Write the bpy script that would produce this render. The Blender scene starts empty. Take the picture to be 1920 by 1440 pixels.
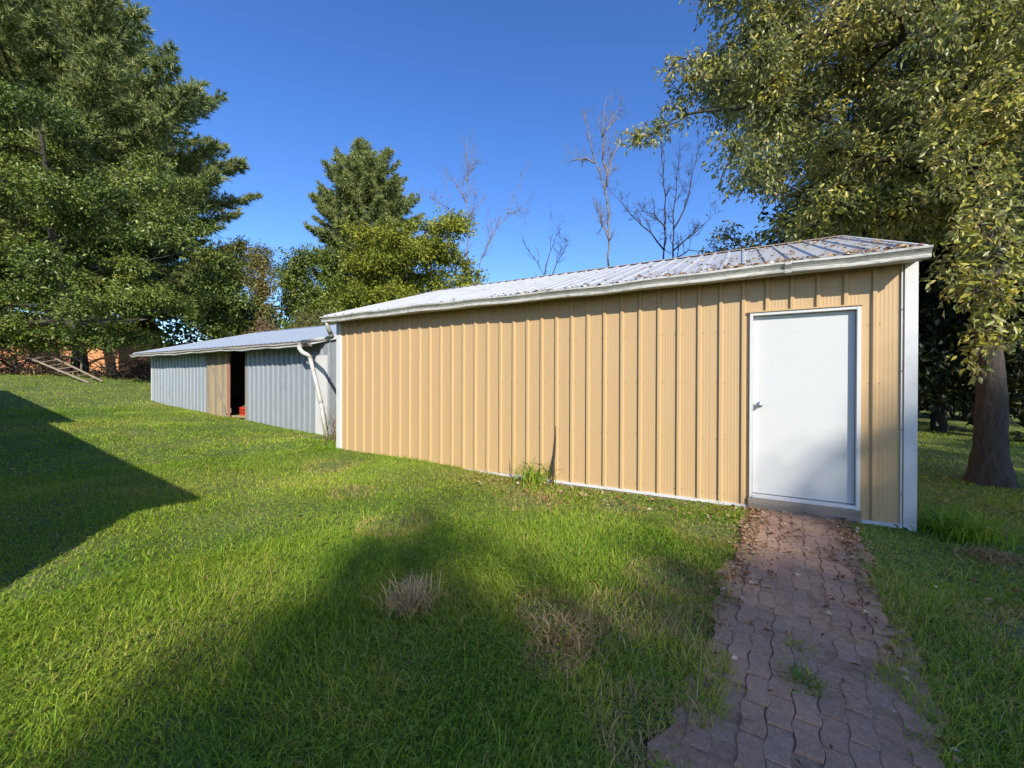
import bpy, math, random
import numpy as np
from mathutils import Vector, Matrix

rng = np.random.default_rng(7)
random.seed(7)
SC = bpy.context.scene
COL = SC.collection

# ------------------------------------------------------------------ camera
F_PX, YAW, PITCH, ROLL, EYE = 771.2, 0.5073, 0.004, 0.003, 1.4288
_fw0 = np.array([-math.sin(YAW), math.cos(YAW), 0.0])
_rt = np.array([math.cos(YAW), math.sin(YAW), 0.0])
_up = np.array([0, 0, 1.0])
FW = _fw0 * math.cos(PITCH) - _up * math.sin(PITCH)
_u2 = _up * math.cos(PITCH) + _fw0 * math.sin(PITCH)
RT = _rt * math.cos(ROLL) + _u2 * math.sin(ROLL)
UP = _u2 * math.cos(ROLL) - _rt * math.sin(ROLL)
CAM = np.array([0, 0, EYE])
cd = bpy.data.cameras.new('camera')
cd.sensor_width = 36.0
cd.lens = 36.0 * F_PX / 1920.0
cd.clip_start = 0.05
cd.clip_end = 2000
cam = bpy.data.objects.new('camera', cd)
COL.objects.link(cam)
M = Matrix.Identity(4)
for i in range(3):
    M[i][0], M[i][1], M[i][2], M[i][3] = RT[i], UP[i], -FW[i], CAM[i]
cam.matrix_world = M
SC.camera = cam

# ------------------------------------------------------------------ light
SUN_PHI, SUN_EL = math.radians(46), math.radians(29)      # azimuth from the wall normal, elevation
SUN = np.array([math.sin(SUN_PHI) * math.cos(SUN_EL), -math.cos(SUN_PHI) * math.cos(SUN_EL), math.sin(SUN_EL)])
w = bpy.data.worlds.new('World')
SC.world = w
w.use_nodes = True
nt = w.node_tree
sky = nt.nodes.new('ShaderNodeTexSky')
sky.sky_type = 'NISHITA'
sky.sun_disc = False
sky.sun_elevation = SUN_EL
sky.sun_rotation = math.atan2(SUN[0], SUN[1])
sky.air_density = 1.0
sky.dust_density = 0.45
sky.ozone_density = 4.0
sky.altitude = 300
bg = nt.nodes['Background']
bg.inputs['Strength'].default_value = 0.15
hs = nt.nodes.new('ShaderNodeHueSaturation')
hs.inputs['Hue'].default_value = 0.512
hs.inputs['Saturation'].default_value = 1.2
hs.inputs['Value'].default_value = 1.12
nt.links.new(sky.outputs[0], hs.inputs['Color'])
nt.links.new(hs.outputs[0], bg.inputs['Color'])
sd = bpy.data.lights.new('sun', 'SUN')
sd.energy = 4.8
sd.angle = math.radians(0.53)
sd.color = (1.0, 0.93, 0.82)
sun = bpy.data.objects.new('sun', sd)
COL.objects.link(sun)
sun.location = (15, -15, 20)
sun.rotation_euler = Vector(SUN).to_track_quat('Z', 'Y').to_euler()
SC.view_settings.view_transform = 'Standard'
SC.view_settings.look = 'None'
SC.view_settings.exposure = 0.5
SC.view_settings.gamma = 1.0
SC.view_settings.use_curve_mapping = False
SC.cycles.max_bounces = 6
SC.cycles.transparent_max_bounces = 4
SC.cycles.use_denoising = True
SC.cycles.caustics_reflective = False
SC.cycles.caustics_refractive = False


def ray(x, y):
    return FW + RT * (x - 960) / F_PX + UP * (720 - y) / F_PX


def at(x, y, depth):
    return CAM + ray(x, y) * depth


# ------------------------------------------------------------------ tagging and mesh helpers
def tag(o, label=None, cat=None, group=None, kind=None):
    if label: o['label'] = label
    if cat: o['category'] = cat
    if group: o['group'] = group
    if kind: o['kind'] = kind
    return o


def empty(name, loc, label, cat, group=None):
    o = bpy.data.objects.new(name, None)
    o.empty_display_size = 0.1
    COL.objects.link(o)
    o.location = [float(v) for v in loc]
    return tag(o, label, cat, group)


def link(name, me, mat=None, parent=None):
    o = bpy.data.objects.new(name, me)
    COL.objects.link(o)
    if mat and not me.materials:
        me.materials.append(mat)
    if parent:
        o.parent = parent
        p, off = parent, Vector((0, 0, 0))
        M_ = Matrix.Identity(4)
        chain = []
        while p:
            chain.append(p); p = p.parent
        for q in reversed(chain):
            M_ = M_ @ q.matrix_parent_inverse @ Matrix.LocRotScale(q.location, q.rotation_euler, q.scale)
        o.matrix_parent_inverse = M_.inverted()
    return o


class MB:
    """collects plain faces in world space"""
    def __init__(s):
        s.v, s.f = [], []

    def quad(s, *p):
        n = len(s.v); s.v += [tuple(map(float, q)) for q in p]; s.f.append(tuple(range(n, n + len(p))))

    def box(s, x0, x1, y0, y1, z0, z1, T=None):
        n = len(s.v)
        P = [(x, y, z) for z in (z0, z1) for x, y in ((x0, y0), (x1, y0), (x1, y1), (x0, y1))]
        if T is not None: P = [tuple(T @ Vector(q)) for q in P]
        s.v += P
        s.f += [tuple(n + i for i in q) for q in ((3, 2, 1, 0), (4, 5, 6, 7), (0, 1, 5, 4), (1, 2, 6, 5), (2, 3, 7, 6), (3, 0, 4, 7))]
        return s

    def beam(s, a, b, w_, h_, upv=(0, 0, 1)):
        a, b = Vector(a), Vector(b)
        d = (b - a).normalized(); u = Vector(upv); sd_ = d.cross(u).normalized(); u = sd_.cross(d)
        n = len(s.v)
        for p in (a, b):
            for i, j in ((-1, -1), (1, -1), (1, 1), (-1, 1)):
                s.v.append(tuple(p + sd_ * (i * w_ / 2) + u * (j * h_ / 2)))
        s.f += [tuple(n + i for i in q) for q in ((3, 2, 1, 0), (4, 5, 6, 7), (0, 1, 5, 4), (1, 2, 6, 5), (2, 3, 7, 6), (3, 0, 4, 7))]
        return s

    def tube(s, pts, rad, n=6, cap=True, sq=None):
        pts = [Vector([float(c) for c in p]) for p in pts]
        rad = [rad] * len(pts) if not hasattr(rad, '__len__') else rad
        base = len(s.v)
        ref = Vector((0.31, 0.2, 0.93))
        for i, p in enumerate(pts):
            d = (pts[min(i + 1, len(pts) - 1)] - pts[max(i - 1, 0)]).normalized()
            a = d.cross(ref)
            if a.length < 1e-3: a = d.cross(Vector((1, 0, 0)))
            a.normalize(); b = d.cross(a)
            for k in range(n):
                t = 2 * math.pi * k / n
                s.v.append(tuple(p + (a * math.cos(t) + b * math.sin(t)) * rad[i]))
        for i in range(len(pts) - 1):
            for k in range(n):
                k2 = (k + 1) % n
                s.f.append((base + i * n + k, base + i * n + k2, base + (i + 1) * n + k2, base + (i + 1) * n + k))
        if cap:
            s.f.append(tuple(base + k for k in reversed(range(n))))
            s.f.append(tuple(base + (len(pts) - 1) * n + k for k in range(n)))
        return s

    def strip(s, prof_a, prof_b):
        n = len(s.v); m = len(prof_a)
        s.v += [tuple(map(float, q)) for q in prof_a] + [tuple(map(float, q)) for q in prof_b]
        s.f += [(n + i, n + i + 1, n + m + i + 1, n + m + i) for i in range(m - 1)]
        return s

    def mesh(s, name, smooth=False):
        me = bpy.data.meshes.new(name)
        me.from_pydata(s.v, [], s.f)
        if smooth: me.polygons.foreach_set('use_smooth', [True] * len(me.polygons))
        me.update()
        return me

    def build(s, name, mat, parent=None, smooth=False, bevel=0):
        o = link(name, s.mesh(name, smooth), mat, parent)
        if bevel:
            b = o.modifiers.new('bevel', 'BEVEL'); b.width = bevel; b.segments = 2; b.limit_method = 'ANGLE'
        return o


def tri_mesh(name, V, T, tint=None, smooth=False):
    """numpy verts (n,3), triangles (m,3), per-triangle tint"""
    me = bpy.data.meshes.new(name)
    V = np.asarray(V, np.float32); T = np.asarray(T, np.int32)
    me.vertices.add(len(V)); me.vertices.foreach_set('co', V.ravel())
    me.loops.add(T.size); me.loops.foreach_set('vertex_index', T.ravel())
    me.polygons.add(len(T))
    me.polygons.foreach_set('loop_start', np.arange(len(T), dtype=np.int32) * 3)
    me.polygons.foreach_set('loop_total', np.full(len(T), 3, np.int32))
    if smooth: me.polygons.foreach_set('use_smooth', np.ones(len(T), bool))
    if tint is not None:
        at_ = me.attributes.new('tint', 'FLOAT', 'FACE')
        at_.data.foreach_set('value', np.asarray(tint, np.float32))
    me.update(calc_edges=True)
    return me


def unit(a):
    return a / np.maximum(np.linalg.norm(a, axis=-1, keepdims=True), 1e-9)


# ------------------------------------------------------------------ materials
def mat_new(name):
    m = bpy.data.materials.new(name)
    m.use_nodes = True
    return m, m.node_tree.nodes, m.node_tree.links, m.node_tree.nodes['Principled BSDF']


def ramp(N, L, src, stops):
    r = N.new('ShaderNodeValToRGB')
    while len(r.color_ramp.elements) < len(stops): r.color_ramp.elements.new(0.5)
    for e, (p, c) in zip(r.color_ramp.elements, stops):
        e.position = p; e.color = (*c, 1)
    L.new(src, r.inputs[0])
    return r.outputs[0]


def noise(N, L, scale, detail=4, rough=.6, stretch=None, coord='Object'):
    tc = N.new('ShaderNodeTexCoord'); n = N.new('ShaderNodeTexNoise')
    n.inputs['Scale'].default_value = scale; n.inputs['Detail'].default_value = detail; n.inputs['Roughness'].default_value = rough
    if stretch:
        mp = N.new('ShaderNodeMapping'); mp.inputs['Scale'].default_value = stretch
        L.new(tc.outputs[coord], mp.inputs[0]); L.new(mp.outputs[0], n.inputs[0])
    else:
        L.new(tc.outputs[coord], n.inputs[0])
    return n.outputs[0]


def mixc(N, L, fac, a, b, mode='MIX'):
    m = N.new('ShaderNodeMix'); m.data_type = 'RGBA'; m.blend_type = mode
    for s_, v in ((m.inputs[0], fac), (m.inputs[6], a), (m.inputs[7], b)):
        if isinstance(v, (int, float)): s_.default_value = v
        elif isinstance(v, tuple): s_.default_value = (*v, 1)
        else: L.new(v, s_)
    return m.outputs[2]


def bump(N, L, h, strength=.3, dist=.01):
    b = N.new('ShaderNodeBump'); b.inputs['Strength'].default_value = strength; b.inputs['Distance'].default_value = dist
    L.new(h, b.inputs['Height'])
    return b.outputs[0]


def paint(name, col, rough=.4, dirt=(.2, .16, .1), amount=.25, stretch=(1, 1, .25), scale=3.0, metal=0.0, bumps=.05):
    m, N, L, P = mat_new(name)
    n1 = noise(N, L, scale, 6, .65, stretch)
    n2 = noise(N, L, scale * 9, 4, .6, stretch)
    f1 = ramp(N, L, n1, [(.45, (0, 0, 0)), (.8, (1, 1, 1))])
    f2 = ramp(N, L, n2, [(.5, (0, 0, 0)), (.75, (1, 1, 1))])
    ff = mixc(N, L, .5, f1, f2)
    fm = N.new('ShaderNodeMath'); fm.operation = 'MULTIPLY'; L.new(ff, fm.inputs[0]); fm.inputs[1].default_value = amount
    L.new(mixc(N, L, fm.outputs[0], col, dirt), P.inputs['Base Color'])
    P.inputs['Roughness'].default_value = rough
    P.inputs['Metallic'].default_value = metal
    if bumps: L.new(bump(N, L, n1, bumps, .02), P.inputs['Normal'])
    return m


def leafmat(name, stops, trans=.3, rough=.5, back=None, spec=.35):
    m, N, L, P = mat_new(name)
    a = N.new('ShaderNodeAttribute'); a.attribute_name = 'tint'
    c = ramp(N, L, a.outputs['Fac'], stops)
    if back:
        g = N.new('ShaderNodeNewGeometry')
        c2 = mixc(N, L, .32, c, back)
        c = mixc(N, L, g.outputs['Backfacing'], c, c2)
    L.new(c, P.inputs['Base Color'])
    P.inputs['Roughness'].default_value = rough
    P.inputs['Specular IOR Level'].default_value = spec
    t = N.new('ShaderNodeBsdfTranslucent'); L.new(c, t.inputs[0])
    mx = N.new('ShaderNodeMixShader'); mx.inputs[0].default_value = trans
    L.new(P.outputs[0], mx.inputs[1]); L.new(t.outputs[0], mx.inputs[2])
    L.new(mx.outputs[0], N['Material Output'].inputs[0])
    return m


def barkmat(name, c0, c1, scale=6):
    m, N, L, P = mat_new(name)
    n = noise(N, L, scale * 2.6, 8, .7, (1, 1, .16))
    n2 = noise(N, L, scale * 9, 6, .7, (1, 1, .22))
    mm = mixc(N, L, .5, n, n2)
    L.new(ramp(N, L, mm, [(.35, c0), (.65, c1)]), P.inputs['Base Color'])
    P.inputs['Roughness'].default_value = .9
    L.new(bump(N, L, mm, .9, .05), P.inputs['Normal'])
    return m


MT = {}
MT['tan'] = paint('tan_steel', (.50, .342, .172), .42, (.37, .24, .11), .28, (1, 1, .15), 1.6)
MT['white'] = paint('white_steel', (.60, .605, .59), .45, (.33, .29, .22), .35, (1, 1, .3), 3)
MT['door'] = paint('white_door_paint', (.56, .57, .555), .38, (.44, .44, .43), .25, (1, 1, 1), 2, bumps=.03)
MT['gutter'] = paint('grimy_white_gutter', (.52, .51, .46), .5, (.05, .05, .035), 1.3, (.35, 1, 1.2), 4)
MT['roof'] = paint('weathered_pale_roof_steel', (.53, .545, .55), .40, (.22, .18, .14), .75, (1, .3, 1), 2.6, .15)
MT['galv'] = paint('galvanized_siding', (.33, .37, .40), .40, (.17, .20, .22), .6, (1, 1, .3), 1.4, .25)
MT['galvroof'] = paint('galvanized_roof', (.40, .46, .52), .38, (.27, .30, .33), .4, (1, .3, 1), 1.2, .35)
MT['ridge'] = paint('rust_stained_ridge', (.34, .28, .22), .6, (.16, .09, .05), .8, (.5, 1, 1), 3)
MT['steel'] = paint('brushed_metal', (.62, .61, .58), .25, (.3, .28, .25), .3, (1, 1, 1), 9, 1.0)
MT['screw'] = paint('dark_screw_heads', (.10, .09, .08), .5)
MT['wood'] = paint('weathered_grey_wood', (.30, .245, .18), .85, (.09, .07, .05), .9, (1.2, 1.2, .08), 9, bumps=.4)
MT['woodx'] = paint('weathered_sill_wood', (.29, .245, .195), .85, (.06, .05, .04), 1.0, (.08, 1, 2.2), 9, bumps=.5)
MT['wood_tan'] = paint('weathered_tan_planks', (.40, .31, .18), .85, (.13, .09, .05), .9, (1.5, 1.5, .08), 8, bumps=.4)
MT['wood_red'] = paint('faded_red_board', (.33, .16, .11), .85, (.12, .08, .06), .8, (1.5, 1.5, .1), 8, bumps=.3)
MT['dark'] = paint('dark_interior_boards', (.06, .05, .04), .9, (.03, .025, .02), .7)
MT['crate'] = paint('red_plastic', (.55, .045, .02), .4, (.2, .05, .03), .5)
MT['rag'] = paint('tan_cloth', (.42, .33, .22), .9, (.18, .13, .08), .8, (1, 1, 1), 10)
MT['orange'] = paint('faded_orange_boards', (.58, .27, .12), .8, (.25, .12, .06), .8, (.3, 1, 1.5), 3, bumps=.2)
MT['wire'] = paint('dull_wire', (.22, .2, .18), .5, metal=.6)
MT['house'] = paint('cream_siding', (.55, .52, .45), .7, (.3, .28, .22), .4)
MT['shingle'] = paint('brown_shingles', (.12, .1, .085), .9, (.05, .045, .04), .8, (1, 1, 1), 8)
MT['glass'] = paint('window_glass', (.03, .04, .05), .08)
MT['bark'] = barkmat('grey_brown_bark', (.018, .015, .012), (.085, .07, .057))
MT['bark_pale'] = barkmat('pale_dead_wood', (.11, .093, .078), (.29, .25, .205))
MT['bark_dark'] = barkmat('dark_bark', (.018, .014, .012), (.065, .052, .042))

MT['maple'] = leafmat('silver_maple_leaves', [(0, (.05, .08, .014)), (.4, (.20, .23, .03)), (.75, (.44, .40, .055)), (1, (.56, .42, .09))], .3, .42, (.42, .44, .34), .5)
MT['cherry'] = leafmat('mid_green_leaves', [(0, (.040, .08, .016)), (.5, (.14, .20, .032)), (.85, (.25, .28, .045)), (1, (.34, .28, .07))], .28, .4, None, .5)
MT['yellowgreen'] = leafmat('yellow_green_leaves', [(0, (.08, .12, .016)), (.5, (.26, .29, .03)), (1, (.42, .40, .06))], .34, .45)
MT['olive'] = leafmat('olive_leaves', [(0, (.055, .075, .018)), (.5, (.15, .165, .04)), (1, (.32, .25, .08))], .3, .5)
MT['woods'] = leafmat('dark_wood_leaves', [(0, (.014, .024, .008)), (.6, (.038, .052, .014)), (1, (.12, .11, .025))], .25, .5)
MT['brownbush'] = leafmat('dry_brown_leaves', [(0, (.12, .075, .04)), (.6, (.24, .165, .09)), (1, (.26, .21, .09))], .2, .7)
MT['pinkbush'] = leafmat('reddish_leaves', [(0, (.12, .07, .05)), (.6, (.30, .16, .13)), (1, (.18, .17, .06))], .25, .6)
MT['needle'] = leafmat('pine_needles', [(0, (.09, .14, .055)), (.6, (.27, .32, .105)), (1, (.44, .42, .15))], .3, .5)
MT['grass'] = leafmat('lawn_blades', [(0, (.08, .19, .018)), (.35, (.21, .37, .03)), (.62, (.40, .52, .05)), (.8, (.54, .51, .09)), (1, (.60, .44, .20))], .42, .5, None, .25)
MT['weed'] = leafmat('weed_leaves', [(0, (.13, .23, .028)), (1, (.32, .40, .06))], .4, .7, None, .08)
MT['straw'] = leafmat('dry_straw', [(0, (.30, .18, .07)), (1, (.74, .53, .25))], .25, .7)
MT['litter'] = leafmat('fallen_leaves', [(0, (.12, .055, .022)), (.55, (.30, .155, .065)), (.85, (.50, .35, .17)), (1, (.62, .52, .36))], .15, .7)


def soil_material():
    m, N, L, P = mat_new('lawn_soil')
    n = noise(N, L, .9, 6, .65); n2 = noise(N, L, 14, 6, .7)
    a = ramp(N, L, n, [(.35, (.10, .17, .022)), (.55, (.17, .235, .034)), (.72, (.26, .23, .08))])
    L.new(mixc(N, L, ramp(N, L, n2, [(.4, (0, 0, 0)), (.7, (1, 1, 1))]), a, (.06, .045, .025)), P.inputs['Base Color'])
    P.inputs['Roughness'].default_value = .95
    L.new(bump(N, L, n2, .7, .04), P.inputs['Normal'])
    return m


def paver_material():
    m, N, L, P = mat_new('red_brown_concrete_paver')
    oi = N.new('ShaderNodeObjectInfo')
    base = ramp(N, L, oi.outputs['Random'], [(0, (.38, .20, .13)), (.35, (.46, .255, .165)), (.7, (.40, .235, .16)), (1, (.50, .30, .20))])
    n2 = noise(N, L, 90, 3, .7); n3 = noise(N, L, 16, 6, .7)
    gp = N.new('ShaderNodeNewGeometry')
    big = N.new('ShaderNodeTexNoise'); big.inputs['Scale'].default_value = 2.4; big.inputs['Detail'].default_value = 8; big.inputs['Roughness'].default_value = .68
    L.new(gp.outputs['Position'], big.inputs[0])
    fin = N.new('ShaderNodeTexNoise'); fin.inputs['Scale'].default_value = 38; fin.inputs['Detail'].default_value = 5; fin.inputs['Roughness'].default_value = .7
    L.new(gp.outputs['Position'], fin.inputs[0])
    c = mixc(N, L, ramp(N, L, n2, [(.50, (0, 0, 0)), (.64, (.6, .6, .6))]), base, (.62, .48, .38))
    c = mixc(N, L, ramp(N, L, n3, [(.45, (0, 0, 0)), (.75, (.75, .75, .75))]), c, (.20, .14, .09))
    soil = mixc(N, L, ramp(N, L, fin.outputs[0], [(.35, (0, 0, 0)), (.65, (1, 1, 1))]), (.26, .155, .085), (.50, .33, .195))
    c = mixc(N, L, ramp(N, L, big.outputs[0], [(.40, (.12, .12, .12)), (.62, (.92, .92, .92))]), c, soil)
    L.new(c, P.inputs['Base Color'])
    P.inputs['Roughness'].default_value = .95
    L.new(bump(N, L, mixc(N, L, .5, n2, n3), .9, .01), P.inputs['Normal'])
    return m


def dirt_material():
    m, N, L, P = mat_new('brown_joint_dirt')
    n = noise(N, L, 22, 8, .75)
    L.new(ramp(N, L, n, [(.3, (.20, .125, .072)), (.5, (.38, .235, .14)), (.7, (.52, .34, .21))]), P.inputs['Base Color'])
    P.inputs['Roughness'].default_value = .95
    L.new(bump(N, L, n, .8, .02), P.inputs['Normal'])
    return m


MT['soil'] = soil_material(); MT['paver'] = paver_material(); MT['dirt'] = dirt_material()


# ------------------------------------------------------------------ terrain
_ph = rng.uniform(0, 6.28, (8, 2)); _fr = rng.uniform(.25, 1.3, (8, 2)); _am = .016 / (1 + _fr[:, 0])


def gz(X, Y):
    X = np.asarray(X, float); Y = np.asarray(Y, float)
    d = np.clip(-X - 3, 0, None)
    z = np.where(d < 23, .003 * d * d, .003 * 529 + .05 * (d - 23))
    z = np.minimum(z, 3.5)
    z = z - .02 * np.clip(X - 2, 0, 20)
    z = z - .06 * np.clip((2.5 - Y) / 3, 0, 1.5) * (np.abs(X) < 40)
    z = z + .10 * np.clip((-X - 2.6) / 2.2, 0, 1) * np.exp(-((Y - 5.4) / 1.1) ** 2) * np.clip((X + 9.2) / 1.5, 0, 1)
    for (p, q), (fx, fy), a in zip(_ph, _fr, _am):
        z = z + a * np.sin(fx * X + p) * np.sin(fy * Y + q)
    return z


WALL_Y, W0, W1 = 5.362, -6.87, 1.48          # tan shed front wall
SH_Y, S0, S1 = 6.70, -18.67, -9.04           # galvanized shed front wall
PA, PB, PW = np.array([.53, 5.32]), np.array([.01, -.6]), .84     # brick path


def axis(lo, hi, step, far):
    a = list(np.arange(lo, hi + 1e-6, step)); s_ = step
    l, h = [], []
    x = lo
    while x > -far: s_ *= 1.3; x -= s_; l.append(x)
    x, s_ = hi, step
    while x < far: s_ *= 1.3; x += s_; h.append(x)
    return np.array(l[::-1] + a + h)


xs, ys = axis(-30, 8, .25, 500), axis(-4, 20, .25, 500)
GX, GY = np.meshgrid(xs, ys, indexing='ij')
GZ = gz(GX, GY)
nx, ny = GX.shape
idx = np.arange(nx * ny).reshape(nx, ny)
q = np.stack([idx[:-1, :-1], idx[1:, :-1], idx[1:, 1:], idx[:-1, 1:]], -1).reshape(-1, 4)
me = tri_mesh('ground', np.stack([GX, GY, GZ], -1).reshape(-1, 3), np.concatenate([q[:, [0, 1, 2]], q[:, [0, 2, 3]]]), smooth=True)
tag(link('ground', me, MT['soil']), kind='structure')

# ------------------------------------------------------------------ brick path
pd = (PA - PB); plen = np.linalg.norm(pd); pd = pd / plen; pn = np.array([pd[1], -pd[0]])
b = MB()
for k in range(90):
    r0, r1 = k / 90, (k + 1) / 90
    row = []
    for r in (r0, r1):
        c = PB + pd * plen * r
        for sgn in (-1, 1):
            wob = .04 * math.sin(r * 23 + sgn) + .025 * math.sin(r * 61 + 2 * sgn) + .015 * math.sin(r * 173 + sgn)
            p = c + pn * sgn * (PW / 2 + .03 + wob)
            row.append((p[0], p[1], float(gz(*p)) + .0215))
    b.quad(row[0], row[1], row[3], row[2])
path = b.build('path', MT['dirt'])
tag(path, kind='structure')
PWID, PLEN = .0925, .186


def paver_mesh(flip):
    zig = [(0, 0), (.16, .0065), (.34, .0065), (.5, 0), (.66, -.0065), (.84, -.0065), (1, 0)]
    if flip: zig = [(t, -dz) for t, dz in zig]
    L_, W_ = PLEN - .005, PWID - .004
    left = [(-W_ / 2 + dz, -L_ / 2 + t * L_) for t, dz in zig]
    right = [(W_ / 2 + dz, -L_ / 2 + t * L_) for t, dz in zig]
    ol = left + right[::-1]
    cx = sum(p[0] for p in ol) / len(ol)
    b = MB(); n = len(ol)
    b.v += [(x, y, -.03) for x, y in ol] + [(x, y, -.002) for x, y in ol] + [(x * .96, y * .98, 0) for x, y in ol]
    for r in (0, 1):
        b.f += [(r * n + i, (r + 1) * n + i, (r + 1) * n + (i + 1) % n, r * n + (i + 1) % n) for i in range(n)]
    b.f.append(tuple(2 * n + i for i in reversed(range(n)))[::-1])
    me = b.mesh('paver'); me.materials.append(MT['paver'])
    return me


pm = [paver_mesh(False), paver_mesh(True)]
ncol = int(PW / PWID)
pang = math.atan2(-pd[0], pd[1])
for cidx in range(ncol):
    off = (cidx - (ncol - 1) / 2) * PWID
    for r in range(int(plen / PLEN) + 1):
        s_ = r * PLEN + (PLEN / 2 if cidx % 2 else 0)
        if s_ > plen - .08: continue
        p = PB + pd * s_ + pn * (off + random.gauss(0, .002))
        if p[1] < -.3: continue
        if cidx in (0, ncol - 1) and random.random() < .12: continue
        o = link('paver', pm[cidx % 2], None, path)
        o.matrix_parent_inverse = Matrix.Identity(4)
        dip = .004 * math.sin(s_ * 2.1 + cidx * .7)
        o.location = (p[0], p[1], float(gz(*p)) + .028 + dip + random.gauss(0, .0022) - (.006 if random.random() < .12 else 0))
        o.rotation_euler = (random.gauss(0, .014), random.gauss(0, .014), pang + random.gauss(0, .012) + (math.pi if random.random() < .5 else 0))

# ------------------------------------------------------------------ ribbed steel sheets
RIB = .2286


def rib_profile(u0, u1, first, depth=.025, minor=.0009, pitch=RIB):
    """(u, out) polyline from u0 to u1; ribs centred on first + k*pitch"""
    pts = [(u0, 0)]
    k = math.ceil((u0 - .04 - first) / pitch)
    while first + k * pitch < u1 + .04:
        c = first + k * pitch
        for du, o in ((-.027, 0), (-.015, depth), (.015, depth), (.027, 0)):
            pts.append((c + du, o))
        for m_ in (.22, .36, .5, .64, .78):
            m0 = c + m_ * pitch
            pts += [(m0 - .009, 0), (m0 - .004, minor), (m0 + .004, minor), (m0 + .009, 0)]
        k += 1
    pts.append((u1, 0))
    pts = [p for p in pts if u0 <= p[0] <= u1]
    pts.sort(key=lambda p: p[0])
    return pts


def wall_sheet(u0, u1, first, y, z0, z1, mat, parent, name='wall_panel', depth=.025):
    pr = rib_profile(u0, u1, first, depth)
    b = MB()
    b.strip([(u, y - o, z0) for u, o in pr], [(u, y - o, z1) for u, o in pr])
    b.strip([(u, y + .004, z1) for u, o in pr], [(u, y + .004, z0) for u, o in pr])
    b.strip([(u, y - o, z0) for u, o in pr], [(u, y + .004, z0) for u, o in pr])
    return b.build(name, mat, parent)


def side_sheet(v0, v1, first, x, z0, topf, sgn, mat, parent, name='gable_panel'):
    pr = rib_profile(v0, v1, first)
    b = MB()
    b.strip([(x + sgn * o, v, z0) for v, o in pr], [(x + sgn * o, v, topf(v)) for v, o in pr])
    return b.build(name, mat, parent)


# ------------------------------------------------------------------ tan shed
shed = empty('metal_shed', ((W0 + W1) / 2, WALL_Y + 3.3, 0), 'tan ribbed steel shed with a white door and pale metal roof', 'shed')
RIB0 = -6.6046
GUT_Z, EAVE_Y, EAVE_Z, RIDGE_Y, RIDGE_Z = 2.556, WALL_Y - .235, 2.672, WALL_Y + 3.33, 3.872
RS = (RIDGE_Z - EAVE_Z) / (RIDGE_Y - EAVE_Y)
DX0, DX1, DZ0, DZ1 = .097, 1.049, .171, 2.203
top = EAVE_Z + .235 * RS - .03
P0 = RIB0 - RIB / 2
edges = [max(P0 + .9144 * k, W0 + .02) for k in range(9)]
for k in range(9):
    a, c = P0 + .9144 * k, min(P0 + .9144 * (k + 1), 1.40)
    if k == 0: a = W0 + .03
    segs = [(a, c)]
    if a < DX0 - .02 < c: segs = [(a, DX0 - .012), (DX0 - .012, c)]
    elif a < DX1 + .02 < c: segs = [(a, DX1 + .012), (DX1 + .012, c)]
    for (u0, u1) in segs:
        over = (u0 + u1) / 2 > DX0 and (u0 + u1) / 2 < DX1
        wall_sheet(u0, u1, RIB0, WALL_Y - (.0015 if k % 2 else 0), DZ1 + .028 if over else .055, top, MT['tan'], shed)
BACK_Y = RIDGE_Y + (RIDGE_Y - WALL_Y)
gt = lambda v: EAVE_Z + RS * (v - EAVE_Y) - .03 if v < RIDGE_Y else RIDGE_Z - RS * (v - RIDGE_Y) - .03
for x, sg in ((W0 + .01, -1), (W1 - .01, 1)):
    v = WALL_Y + .02
    while v < BACK_Y - .05:
        v2 = min(v + .9144, BACK_Y)
        if v < RIDGE_Y - .01 < v2: v2 = RIDGE_Y
        side_sheet(v, v2, WALL_Y + .1, x, .05, gt, sg, MT['tan'], shed)
        v = v2
b = MB(); b.box(W0 + .02, W1 - .02, BACK_Y, BACK_Y + .02, .05, top - .02); b.build('back_wall', MT['tan'], shed)
# base trim and slab
b = MB(); b.box(W0 + .1, DX0 - .015, WALL_Y - .026, WALL_Y + .03, .022, .056); b.build('base_trim', MT['white'], shed)
b = MB(); b.box(DX1 + .01, W1 - .1, WALL_Y - .026, WALL_Y + .03, .018, .056); b.build('base_trim', MT['white'], shed)
b = MB(); b.box(W0 + .03, W1 - .03, WALL_Y + .035, BACK_Y - .02, -.35, .05); b.build('foundation', MT['dirt'], shed)
b = MB(); b.box(W0 + .05, DX0 - .02, WALL_Y - .012, WALL_Y + .032, -.2, .02); b.build('skirt_board', MT['woodx'], shed)
b = MB(); b.box(DX1 + .02, W1 - .06, WALL_Y - .010, WALL_Y + .032, -.25, .016); b.build('skirt_board', MT['woodx'], shed)


def corner_trim(x_out, x_in, zb):
    b = MB(); s_ = 1 if x_in > x_out else -1
    y = WALL_Y - .030
    pr = [(x_out - s_ * .004, WALL_Y + .12), (x_out - s_ * .004, y), (x_in - s_ * .022, y), (x_in - s_ * .018, y + .012), (x_in, y + .012), (x_in, WALL_Y)]
    b.strip([(u, v, zb) for u, v in pr], [(u, v, top + .01) for u, v in pr])
    if s_ < 0:   # dented, flared foot
        b2 = [(x_out + .004, WALL_Y + .12, zb - .0), (x_out + .004, y, zb), (x_in + .022, y, zb), (x_in + .018, y + .012, zb)]
        c2 = [(x_out - .005, WALL_Y + .10, zb - .05), (x_out - .012, y - .022, zb - .055), (x_in + .045, y - .004, zb - .004), (x_in + .02, y + .010, zb - .002)]
        b.strip(b2, c2)
    return b.build('corner_trim', MT['white'], shed)


corner_trim(W0, W0 + .125, .05)
corner_trim(W1, 1.365, .035)
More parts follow.
